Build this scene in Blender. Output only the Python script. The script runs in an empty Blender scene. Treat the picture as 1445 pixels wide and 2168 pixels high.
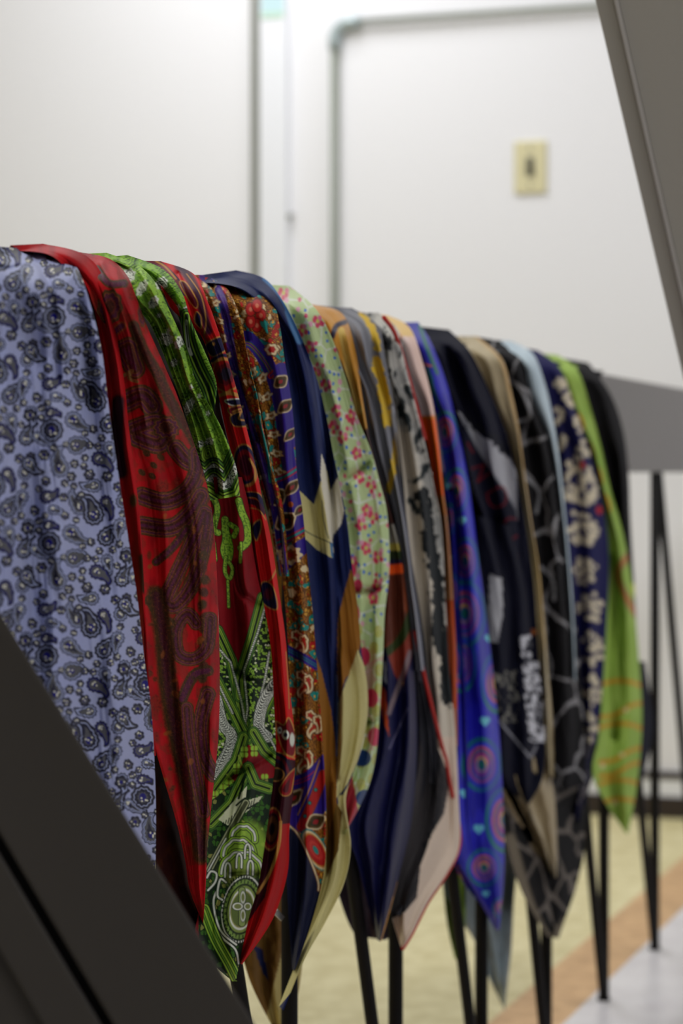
import bpy, bmesh, math, random
import numpy as np
from mathutils import Vector, Matrix

# ------------------------------------------------------------------ frame of reference
# World: +Y runs along the guard rail away from the camera, +X points from the rail to the
# camera's side, Z is up.  The rail stands on X = 0.
F = 4861.0; CX = 722.5; HY = 1000.0; CAMH = 0.76; CAMX = 0.722
TH = math.atan((2400 - CX) / F); CT, ST = math.cos(TH), math.sin(TH)
scene = bpy.context.scene
COL = scene.collection

cam_data = bpy.data.cameras.new('camera'); cam = bpy.data.objects.new('camera', cam_data)
COL.objects.link(cam); scene.camera = cam
cam.location = (CAMX, 0, CAMH); cam.rotation_euler = (math.pi/2, 0, TH)
cam_data.sensor_fit = 'VERTICAL'; cam_data.sensor_height = 22.3; cam_data.sensor_width = 14.9
cam_data.lens = F/2168*22.3
cam_data.shift_y = -84/2168
cam_data.clip_start = 0.02
cam_data.dof.use_dof = True; cam_data.dof.focus_distance = 1.80
cam_data.dof.aperture_fstop = 3.3; cam_data.dof.aperture_blades = 7

scene.view_settings.view_transform = 'Standard'; scene.view_settings.look = 'None'
scene.view_settings.gamma = 1.0; scene.view_settings.use_curve_mapping = False
scene.view_settings.exposure = 0.0

world = bpy.data.worlds.new('world'); scene.world = world; world.use_nodes = True
world.node_tree.nodes['Background'].inputs[0].default_value = (0.80, 0.86, 1.0, 1)
world.node_tree.nodes['Background'].inputs[1].default_value = 0.12

def area(name, loc, sx, sy, power, col=(0.962, 0.970, 1.0), rot=(0, 0, 0)):
    l = bpy.data.lights.new(name, 'AREA'); l.shape = 'RECTANGLE'; l.size = sx; l.size_y = sy
    l.energy = power; l.color = col
    o = bpy.data.objects.new(name, l); o.location = loc; o.rotation_euler = rot; COL.objects.link(o)
    return o
CEIL = 2.75
area('ceiling_lamp', (-1.1, 4.1, CEIL-0.09), 0.6, 1.2, 27)
area('ceiling_lamp', (-1.3, 1.2, CEIL-0.09), 0.6, 1.2, 19)
area('ceiling_lamp', (1.2, 3.8, CEIL-0.09), 0.6, 1.2, 21)
area('ceiling_lamp', (1.3, 0.5, CEIL-0.09), 0.6, 1.2, 18)

# ------------------------------------------------------------------ helpers
def lin(c):
    c = np.asarray(c, dtype=float)/255.0
    return np.where(c <= 0.04045, c/12.92, ((c+0.055)/1.055)**2.4)
def lin4(c): return tuple(lin(c)) + (1.0,)

def mat(name, col, rough=0.6, metal=0.0, noise=None, bump=0.0, scale=60.0, col2=None, spec=0.5):
    m = bpy.data.materials.new(name); m.use_nodes = True
    nt = m.node_tree; b = nt.nodes['Principled BSDF']
    b.inputs['Base Color'].default_value = lin4(col); b.inputs['Roughness'].default_value = rough
    b.inputs['Metallic'].default_value = metal; b.inputs['Specular IOR Level'].default_value = spec
    tc = nt.nodes.new('ShaderNodeTexCoord'); nz = nt.nodes.new('ShaderNodeTexNoise')
    nz.inputs['Scale'].default_value = scale; nz.inputs['Detail'].default_value = 5
    nt.links.new(tc.outputs['Object'], nz.inputs['Vector'])
    if col2 is not None:
        r = nt.nodes.new('ShaderNodeValToRGB')
        r.color_ramp.elements[0].position = 0.38; r.color_ramp.elements[1].position = 0.62
        r.color_ramp.elements[0].color = lin4(col); r.color_ramp.elements[1].color = lin4(col2)
        nt.links.new(nz.outputs['Fac'], r.inputs['Fac']); nt.links.new(r.outputs['Color'], b.inputs['Base Color'])
    if bump:
        bp = nt.nodes.new('ShaderNodeBump'); bp.inputs['Strength'].default_value = bump
        bp.inputs['Distance'].default_value = 0.002
        nt.links.new(nz.outputs['Fac'], bp.inputs['Height']); nt.links.new(bp.outputs['Normal'], b.inputs['Normal'])
    return m

def cloth_mat(name, rough=0.6, spec=0.3, sheen=0.15, weave=900.0, wb=0.25):
    m = bpy.data.materials.new(name); m.use_nodes = True
    nt = m.node_tree; b = nt.nodes['Principled BSDF']
    a = nt.nodes.new('ShaderNodeVertexColor'); a.layer_name = 'print'
    tc = nt.nodes.new('ShaderNodeTexCoord')
    nz = nt.nodes.new('ShaderNodeTexNoise'); nz.inputs['Scale'].default_value = weave
    nz.inputs['Detail'].default_value = 2
    nt.links.new(tc.outputs['Object'], nz.inputs['Vector'])
    mr = nt.nodes.new('ShaderNodeMapRange'); mr.inputs['To Min'].default_value = 0.86; mr.inputs['To Max'].default_value = 1.14
    nt.links.new(nz.outputs['Fac'], mr.inputs['Value'])
    mx = nt.nodes.new('ShaderNodeVectorMath'); mx.operation = 'SCALE'
    nt.links.new(a.outputs['Color'], mx.inputs[0]); nt.links.new(mr.outputs['Result'], mx.inputs['Scale'])
    nt.links.new(mx.outputs['Vector'], b.inputs['Base Color'])
    nz2 = nt.nodes.new('ShaderNodeTexNoise'); nz2.inputs['Scale'].default_value = 38; nz2.inputs['Detail'].default_value = 4
    nt.links.new(tc.outputs['Object'], nz2.inputs['Vector'])
    bp = nt.nodes.new('ShaderNodeBump'); bp.inputs['Strength'].default_value = wb; bp.inputs['Distance'].default_value = 0.004
    nt.links.new(nz2.outputs['Fac'], bp.inputs['Height']); nt.links.new(bp.outputs['Normal'], b.inputs['Normal'])
    b.inputs['Roughness'].default_value = rough; b.inputs['Specular IOR Level'].default_value = spec
    b.inputs['Sheen Weight'].default_value = sheen; b.inputs['Sheen Roughness'].default_value = 0.4
    return m

def link(name, me, m=None, parent=None, smooth=False):
    o = bpy.data.objects.new(name, me); COL.objects.link(o)
    if m is not None: me.materials.append(m)
    if parent is not None: o.parent = parent
    if smooth: me.polygons.foreach_set('use_smooth', [True]*len(me.polygons))
    return o
def bm_obj(name, bm, m, parent=None, smooth=False):
    me = bpy.data.meshes.new(name); bmesh.ops.recalc_face_normals(bm, faces=bm.faces[:]); bm.to_mesh(me); bm.free()
    return link(name, me, m, parent, smooth)
def tag(o, label=None, cat=None, group=None, kind=None):
    if label: o['label'] = label
    if cat: o['category'] = cat
    if group: o['group'] = group
    if kind: o['kind'] = kind
    return o
def empty(name, loc=(0, 0, 0)):
    o = bpy.data.objects.new(name, None); o.location = loc; o.empty_display_size = 0.05; COL.objects.link(o); return o
def add_box(bm, lo, hi, bevel=0.0, M=None):
    r = bmesh.ops.create_cube(bm, size=1.0)
    vs = r['verts']
    for v in vs:
        v.co = Vector([lo[i] + (v.co[i]+0.5)*(hi[i]-lo[i]) for i in range(3)])
    if M is not None: bmesh.ops.transform(bm, matrix=M, verts=vs)
    if bevel:
        es = list({e for v in vs for e in v.link_edges})
        bmesh.ops.bevel(bm, geom=es, offset=bevel, segments=2, profile=0.6, affect='EDGES')
    return bm
def box_obj(name, lo, hi, m, parent=None, bevel=0.0):
    bm = bmesh.new(); add_box(bm, lo, hi, bevel); return bm_obj(name, bm, m, parent)
def tube(bm, pts, r, seg=14):
    pts = [Vector(p) for p in pts]; rings = []
    up = None
    for i, p in enumerate(pts):
        t = (pts[min(i+1, len(pts)-1)] - pts[max(i-1, 0)]).normalized()
        if up is None: up = t.orthogonal().normalized()
        up = (up - t*up.dot(t)).normalized(); sd = t.cross(up)
        rr = r[i] if isinstance(r, (list, tuple)) else r
        rings.append([bm.verts.new(p + (up*math.cos(a) + sd*math.sin(a))*rr) for a in [2*math.pi*k/seg for k in range(seg)]])
    for a, b in zip(rings[:-1], rings[1:]):
        for k in range(seg): bm.faces.new((a[k], a[(k+1) % seg], b[(k+1) % seg], b[k]))
    bm.faces.new(rings[0][::-1]); bm.faces.new(rings[-1])
def tube_obj(name, pts, r, m, parent=None, seg=14):
    bm = bmesh.new(); tube(bm, pts, r, seg); return bm_obj(name, bm, m, parent, True)

def cam_point(x, y, d):
    """world point seen at photo pixel (x, y) at depth d"""
    X = (x-CX)*d/F
    return Vector((CAMX + X*CT - d*ST, d*CT + X*ST, CAMH + (HY-y)*d/F))
def on_plane(x, y, n):
    """arrays: photo pixel + distance n from the rail plane -> world"""
    q = (x-CX)/F; d = (CAMX-n)/(ST - q*CT)
    return np.stack([n + 0*x, d*(CT + q*ST), CAMH + (HY-y)*d/F], -1)

# ------------------------------------------------------------------ room
W_WALL = 5.02
m_wall = mat('wall_paint', (240, 240, 243), 0.85, bump=0.08, scale=120)
m_trimw = mat('trim_white', (240, 242, 247), 0.5)
m_grey = mat('trim_grey', (132, 134, 126), 0.5)
m_ceil = mat('ceiling_paint', (228, 226, 220), 0.9)
m_cream = mat('cream_floor', (226, 216, 168), 0.5, col2=(206, 194, 142), scale=26)
m_tan = mat('tan_floor', (212, 172, 122), 0.5, col2=(190, 150, 104), scale=30)
m_pale = mat('pale_floor', (222, 219, 220), 0.28, col2=(208, 204, 206), scale=9)
m_base = mat('baseboard_dark', (44, 32, 26), 0.5)
m_steel = mat('rail_steel', (120, 116, 112), 0.55, bump=0.15, scale=300)
m_rod = mat('rod_steel', (14, 11, 10), 0.7, spec=0.2)
m_dark = mat('handrail_steel', (40, 34, 26), 0.65, bump=0.1, scale=250)
m_taupe = mat('stringer_paint', (170, 166, 154), 0.7, bump=0.1, scale=200)

def struct(o): o['kind'] = 'structure'; return o
struct(box_obj('floor', (-3.6, -1.6, -0.08), (-0.12, W_WALL, 0), m_cream))
struct(box_obj('floor', (-0.12, -1.6, -0.08), (-0.022, W_WALL, 0), m_tan))
struct(box_obj('floor', (-0.022, -1.6, -0.08), (3.0, W_WALL, 0), m_pale))
struct(box_obj('wall_back', (-3.6, W_WALL, -0.08), (3.0, W_WALL+0.12, CEIL), m_wall))
struct(box_obj('wall_left', (-3.72, -1.6, -0.08), (-3.6, W_WALL+0.12, CEIL), m_wall))
struct(box_obj('wall_right', (3.0, -1.6, -0.08), (3.12, W_WALL+0.12, CEIL), m_wall))
struct(box_obj('wall_front', (-3.72, -1.72, -0.08), (3.12, -1.6, CEIL), m_wall))
struct(box_obj('ceiling', (-3.72, -1.72, CEIL), (3.12, W_WALL+0.12, CEIL+0.1), m_ceil))

def wall_x(px):       # world x of a photo column on the back wall
    q = (px-CX)/F; d = W_WALL/(CT + q*ST)
    return CAMX + q*d*CT - d*ST
def wall_z(px, py):
    q = (px-CX)/F; d = W_WALL/(CT + q*ST)
    return CAMH + (HY-py)*d/F
# dark baseboard and thin dark rail above it
struct(box_obj('baseboard_back', (-3.6, W_WALL-0.018, 0.0), (3.0, W_WALL+0.001, 0.046), m_base, bevel=0.003))
struct(box_obj('trim_1', (-3.6, W_WALL-0.012, 0.084), (3.0, W_WALL+0.001, 0.100), m_base, bevel=0.002))
struct(box_obj('trim_2', (-3.6, W_WALL-0.010, 0.046), (3.0, W_WALL+0.001, 0.084), m_trimw))
# corner post beside the partition
struct(box_obj('trim_3', (wall_x(535), W_WALL-0.016, 0.1), (wall_x(553), W_WALL+0.001, CEIL), m_grey, bevel=0.003))
struct(box_obj('trim_4', (wall_x(555), W_WALL-0.022, 0.1), (wall_x(613), W_WALL+0.001, CEIL), m_trimw, bevel=0.004))

# electrical conduit with elbow on the back wall
m_conduit = mat('conduit_paint', (136, 141, 130), 0.45)
m_elbow = mat('elbow_metal', (178, 192, 194), 0.35, metal=0.3)
yc = W_WALL-0.016
x0 = wall_x(712); zt = wall_z(735, 50)
cd = empty('wall_conduit', (x0, yc, 0.1))
tag(cd, 'thin grey-green conduit pipe rising on the white wall and turning right', 'conduit')
def child_of(o, e):
    o.parent = e; o.matrix_parent_inverse = Matrix.Translation(-Vector(e.location)); return o
child_of(tube_obj('pipe', [(x0, yc, 0.1), (x0, yc, zt-0.045)], 0.0095, m_conduit), cd)
child_of(tube_obj('pipe', [(x0+0.045, yc, zt), (2.2, yc, zt)], 0.0065, m_conduit), cd)
arc = [(x0+0.04-0.04*math.cos(a), yc, zt-0.04+0.04*math.sin(a)) for a in [math.pi/2*k/8 for k in range(9)]]
child_of(tube_obj('elbow', [(x0, yc, zt-0.06)] + arc + [(x0+0.06, yc, zt)], 0.0135, m_elbow), cd)

# beige switch plate
m_plate = mat('plate_plastic', (222, 214, 172), 0.4)
m_tog = mat('toggle_plastic', (92, 90, 78), 0.4)
xp = wall_x(1123); zp = wall_z(1123, 354); zh = 0.059
sp = empty('switch_plate', (xp, W_WALL, zp))
tag(sp, 'beige rectangular switch plate with a dark toggle on the white wall', 'switch plate')
child_of(box_obj('cover', (xp-0.037, W_WALL-0.007, zp-zh), (xp+0.037, W_WALL, zp+zh), m_plate, bevel=0.003), sp)
child_of(box_obj('surround', (xp-0.0085, W_WALL-0.009, zp-0.022), (xp+0.0085, W_WALL-0.006, zp+0.022), m_tog, bevel=0.001), sp)
bm = bmesh.new(); add_box(bm, (xp-0.005, W_WALL-0.021, zp-0.003), (xp+0.005, W_WALL-0.006, zp+0.012), 0.002)
child_of(bm_obj('toggle', bm, m_tog), sp)
for dz in (-0.041, 0.041):
    child_of(tube_obj('screw', [(xp, W_WALL-0.006, zp+dz), (xp, W_WALL-0.009, zp+dz)], 0.0032, m_grey), sp)
# small hook beside the trim
hx = wall_x(619); hz = wall_z(619, 462)
bm = bmesh.new(); tube(bm, [(hx, W_WALL, hz+0.008), (hx, W_WALL-0.012, hz+0.006), (hx, W_WALL-0.020, hz-0.004), (hx, W_WALL-0.026, hz+0.006)], 0.0035, 8)
tag(bm_obj('wall_hook', bm, m_grey, None, True), 'tiny grey hook on the white wall left of the conduit', 'hook')
# pale sticker high on the white trim
sx0, sx1 = wall_x(560), wall_x(608)
st = box_obj('wall_sticker', (sx0, W_WALL-0.0235, wall_z(585, 42)), (sx1, W_WALL-0.0221, wall_z(585, -60)), mat('sticker', (196, 226, 232), 0.6))
tag(st, 'pale blue sticker at the top of the white trim strip', 'sticker')
box = box_obj('stripe', (sx0, W_WALL-0.0242, wall_z(585, 42)), (sx1, W_WALL-0.0235, wall_z(585, 30)), mat('sticker_green', (196, 226, 205), 0.6)); box.parent = st

# ceiling light fixtures (house the lamps)
m_fix = mat('fixture_white', (235, 235, 235), 0.5)
for k, (lx, ly) in enumerate(((-1.1, 4.1), (-1.3, 1.2), (1.2, 3.8), (1.3, 0.5))):
    o = box_obj('ceiling_light', (lx-0.33, ly-0.63, CEIL-0.07), (lx+0.33, ly+0.63, CEIL), m_fix, bevel=0.008)
    tag(o, ['rectangular ceiling light beyond the rail, near the back wall', 'rectangular ceiling light beyond the rail, nearer the camera',
            'rectangular ceiling light on the camera side near the back wall', 'rectangular ceiling light above the camera'][k], 'ceiling light', 'ceiling light panels')

# ------------------------------------------------------------------ guard railing
BT, BB = 0.90, 0.76
rail = empty('guard_railing', (0, 3.0, 0))
tag(rail, 'dark steel guard rail with flat grey top bar carrying the scarves', 'railing')
child_of(box_obj('top_bar', (-0.007, -0.9, BB), (0.007, W_WALL, BT), m_steel, bevel=0.0015), rail)
sv = [1.947-0.325*k for k in range(8, 0, -1)] + [1.947, 2.263, 2.593, 2.907, 3.249, 3.621, 3.99, 4.36, 4.73]
for k, s in enumerate(sv):
    child_of(tube_obj('baluster', [(0, s, 0.0), (0, s+0.003, BB+0.004)], 0.0076, m_rod, seg=12), rail)
    if k > 0:
        child_of(tube_obj('diagonal_rod', [(0.0, s, 0.004), (0.0, sv[k-1]+0.03, BB+0.002)], 0.0066, m_rod, seg=12), rail)
    child_of(tube_obj('foot_plate', [(0, s, 0.0), (0, s, 0.004)], 0.0095, m_rod, seg=16), rail)

# ------------------------------------------------------------------ steel in the foreground and upper right
def beam(name, A, B, side, parts, parent):
    """parts = (name, a0, a1, t0, t1, material): a measured along 'side' from the line A-B, t along the third axis"""
    A = Vector(A); B = Vector(B); d = (B-A).normalized(); L = (B-A).length
    side = (side - d*side.dot(d)).normalized(); third = d.cross(side)
    M = Matrix((( d.x, side.x, third.x, A.x), (d.y, side.y, third.y, A.y), (d.z, side.z, third.z, A.z), (0, 0, 0, 1)))
    for (nm, a0, a1, t0, t1, mm, bv) in parts:
        bm = bmesh.new(); add_box(bm, (0, a0, t0), (L, a1, t1), bv, M)
        child_of(bm_obj(nm, bm, mm), parent)

A = cam_point(-110, 1120, 1.40); B = cam_point(700, 2430, 1.26)
hr = empty('stair_handrail', tuple(B))
tag(hr, 'blurred dark steel stair handrail slanting down across the lower left corner', 'handrail')
view = (cam_point(300, 1800, 1.4) - Vector(cam.location)).normalized()
dl = (B-A).normalized(); side = dl.cross(view)
if side.z > 0: side = -side
third = dl.cross(side.normalized())
sg = 1 if third.dot(view) > 0 else -1
def tt(a, b): return (a, b) if sg > 0 else (-b, -a)
T1 = tt(0.0, 0.012); T2 = tt(0.012, 0.05); T3 = tt(0.004, 0.016); T4 = tt(0.03, 0.045)
beam('h', A, B, side, [
    ('face_plate', 0.0, 0.0665, T1[0], T1[1], m_dark, 0.0015),
    ('top_flange', 0.003, 0.013, T2[0], T2[1], m_dark, 0.001),
    ('recess_plate', 0.0665, 0.080, T4[0], T4[1], m_rod, 0.0),
    ('lower_plate', 0.073, 0.1005, T3[0], T3[1], m_dark, 0.0015),
    ('under_plate', 0.100, 0.15, T2[0], T2[1], m_dark, 0.001)], hr)
# handrail stands on a post at its low end
pb = B + (B-A).normalized()*0.0 + side.normalized()*0.05
child_of(box_obj('post', (pb.x-0.02, pb.y-0.02, 0), (pb.x+0.02, pb.y+0.02, pb.z-0.01), m_dark, bevel=0.002), hr)

A = cam_point(1262-56, -230, 2.05); B = cam_point(1753, 2000, 3.3); B.z = 0.0
A = A + (A-B)*((CEIL-0.02-A.z)/(A.z-B.z))         # runs on up to the ceiling
stg = empty('stair_stringer', tuple(B))
tag(stg, 'taupe painted stair stringer slanting down the upper right edge', 'stair stringer')
view = (cam_point(1400, 300, 2.4) - Vector(cam.location)).normalized()
dl = (B-A).normalized(); side = dl.cross(view)
if side.dot(Vector((CT, ST, 0))) < 0: side = -side
third = dl.cross(side.normalized()); sg = 1 if third.dot(view) > 0 else -1
T1 = tt(0.0, 0.02); T2 = tt(0.008, 0.03); T5 = tt(-0.004, 0.004)
m_tl = mat('stringer_edge', (184, 180, 172), 0.6)
beam('s', A, B, side, [
    ('flange', 0.0, 0.0165, T1[0]+0.004*sg, T1[1]+0.004*sg, m_taupe, 0.001),
    ('edge_strip', 0.0165, 0.0205, T5[0], T5[1], m_tl, 0.0008),
    ('web_plate', 0.0205, 0.30, T1[0], T1[1], m_taupe, 0.001)], stg)

# ------------------------------------------------------------------ numpy print tools
rng = np.random.default_rng(7)
def hash2(ix, iy, seed):
    h = (ix.astype(np.int64)*374761393 + iy.astype(np.int64)*668265263 + seed*1442695041) & 0x7fffffff
    h = ((h ^ (h >> 13))*1274126177) & 0x7fffffff
    return ((h ^ (h >> 16)) & 0xffff)/65535.0
def vnoise(x, y, seed=0):
    ix = np.floor(x); iy = np.floor(y); fx = x-ix; fy = y-iy
    fx = fx*fx*(3-2*fx); fy = fy*fy*(3-2*fy)
    a = hash2(ix, iy, seed); b = hash2(ix+1, iy, seed); c = hash2(ix, iy+1, seed); d = hash2(ix+1, iy+1, seed)
    return (a*(1-fx)+b*fx)*(1-fy) + (c*(1-fx)+d*fx)*fy
def fbm(x, y, seed=0, o=3):
    s = 0; a = 0.5; t = 0
    for k in range(o):
        s = s + a*vnoise(x*2**k, y*2**k, seed+k*17); t += a; a *= 0.5
    return s/t
def voro(x, y, seed=0, jit=0.85):
    ix = np.floor(x); iy = np.floor(y)
    f1 = np.full(x.shape, 9.0); f2 = f1.copy(); cid = np.zeros(x.shape)
    for dx in (-1, 0, 1):
        for dy in (-1, 0, 1):
            gx = ix+dx; gy = iy+dy
            px = gx + 0.5 + jit*(hash2(gx, gy, seed)-0.5); py = gy + 0.5 + jit*(hash2(gx, gy, seed+9)-0.5)
            d = np.hypot(x-px, y-py); m = d < f1
            f2 = np.where(m, f1, np.minimum(f2, d)); cid = np.where(m, hash2(gx, gy, seed+5), cid); f1 = np.where(m, d, f1)
    return f1, f2, cid
def sm(a, b, x):
    t = np.clip((x-a)/(b-a), 0, 1); return t*t*(3-2*t)
def seg_dist(x, y, pts, widths=None):
    """distance to a polyline; widths (per point) are subtracted"""
    best = np.full(x.shape, 1e9)
    for i in range(len(pts)-1):
        ax, ay = pts[i]; bx, by = pts[i+1]; dx, dy = bx-ax, by-ay
        t = np.clip(((x-ax)*dx+(y-ay)*dy)/(dx*dx+dy*dy+1e-9), 0, 1)
        d = np.hypot(x-ax-t*dx, y-ay-t*dy)
        if widths is not None: d = d - (widths[i]*(1-t)+widths[i+1]*t)
        best = np.minimum(best, d)
    return best
def smooth_poly(pts, n=6, closed=False):
    P = [np.array(p, float) for p in pts]; out = []
    N = len(P)
    if N < 3 and not closed: return pts
    for i in range(N if closed else N-1):
        if closed: a, b, c, d = P[(i-1) % N], P[i], P[(i+1) % N], P[(i+2) % N]
        else: a, b, c, d = P[max(i-1, 0)], P[i], P[i+1], P[min(i+2, N-1)]
        for k in range(n):
            t = k/n
            out.append(tuple(0.5*((2*b)+(c-a)*t+(2*a-5*b+4*c-d)*t*t+(3*b-a-3*c+d)*t**3)))
    if not closed: out.append(tuple(P[-1]))
    return out
def in_poly(x, y, pts):
    r = np.zeros(x.shape, bool); n = len(pts)
    for i in range(n):
        x0, y0 = pts[i]; x1, y1 = pts[(i+1) % n]
        if y0 == y1: continue
        c = ((y0 > y) != (y1 > y)) & (x < (x1-x0)*(y-y0)/(y1-y0)+x0)
        r ^= c
    return r

class Paint:
    def __init__(self, x, y, u, v, base):
        self.x, self.y, self.u, self.v = x.ravel(), y.ravel(), u.ravel(), v.ravel()
        self.c = np.empty((self.x.size, 3)); self.c[:] = lin(base)
    def put(self, m, col, idx=None):
        m = np.asarray(m, float)[:, None]; col = lin(col)
        if idx is None: self.c = self.c*(1-m)+col*m
        else: self.c[idx] = self.c[idx]*(1-m)+col*m
    def box(self, x0, x1, y0, y1):
        return np.nonzero((self.x > x0) & (self.x < x1) & (self.y > y0) & (self.y < y1))[0]
    def around(self, pts, r):
        P = np.array(pts); return self.box(P[:, 0].min()-r, P[:, 0].max()+r, P[:, 1].min()-r, P[:, 1].max()+r)
    def line(self, pts, w, col, soft=1.0, smooth=True, a=1.0):
        """w = full width (number or list of bands [(halfwidth, colour)...] widest first)"""
        if smooth: pts = smooth_poly(pts, 5)
        bands = w if isinstance(w, list) else [(w/2, col)]
        r = max(b[0] for b in bands)+3; i = self.around(pts, r)
        if not i.size: return
        d = seg_dist(self.x[i], self.y[i], pts)
        for hw, cc in bands: self.put(a*(1-sm(hw-soft, hw+soft, d)), cc, i)
    def poly(self, pts, col, smooth=False, edge=None, ew=2.0, a=1.0):
        if smooth: pts = smooth_poly(pts, 5, True)
        i = self.around(pts, 6)
        if not i.size: return
        m = in_poly(self.x[i], self.y[i], pts).astype(float)*a; self.put(m, col, i)
        if edge is not None: self.line(list(pts)+[pts[0]], ew, edge, smooth=False)
    def disc(self, cx, cy, rx, ry, col, ang=0.0, bands=None, lobes=0, la=0.0, soft=1.2, a=1.0):
        r = max(rx, ry)*1.3+3; i = self.box(cx-r, cx+r, cy-r, cy+r)
        if not i.size: return
        X = self.x[i]-cx; Y = self.y[i]-cy; ca, sa = math.cos(ang), math.sin(ang)
        p = (X*ca+Y*sa)/rx; q = (-X*sa+Y*ca)/ry; d = np.hypot(p, q)
        if lobes: d = d/(1+la*np.cos(lobes*np.arctan2(q, p)))
        s = soft/min(rx, ry)
        for k, cc in (bands or [(1.0, col)]): self.put(a*(1-sm(k-s, k+s, d)), cc, i)
    def drop(self, cx, cy, R, L, ang, curl, bands, lobes=0, la=0.0, soft=1.0, sx=1.0):
        """paisley: head disc of radius R, tail of length L curling by 'curl'; bands = [(level, colour)], level = signed distance in px"""
        r = (R+L)*1.15+8; i = self.box(cx-r, cx+r, cy-r, cy+r)
        if not i.size: return
        X = (self.x[i]-cx)/sx; Y = self.y[i]-cy; best = np.full(X.shape, 1e9); a = ang; px = py = 0.0
        n = 12
        for k in range(n+1):
            t = k/n; rr = R*(1-t)**0.85+0.4
            best = np.minimum(best, np.hypot(X-px, Y-py)-rr)
            a2 = ang+curl*t*t; px += math.cos(a2)*L/n; py += math.sin(a2)*L/n
        if lobes: best = best - la*np.cos(lobes*np.arctan2(Y, X))
        for lv, cc in bands: self.put(1-sm(lv-soft, lv+soft, best), cc, i)

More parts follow.
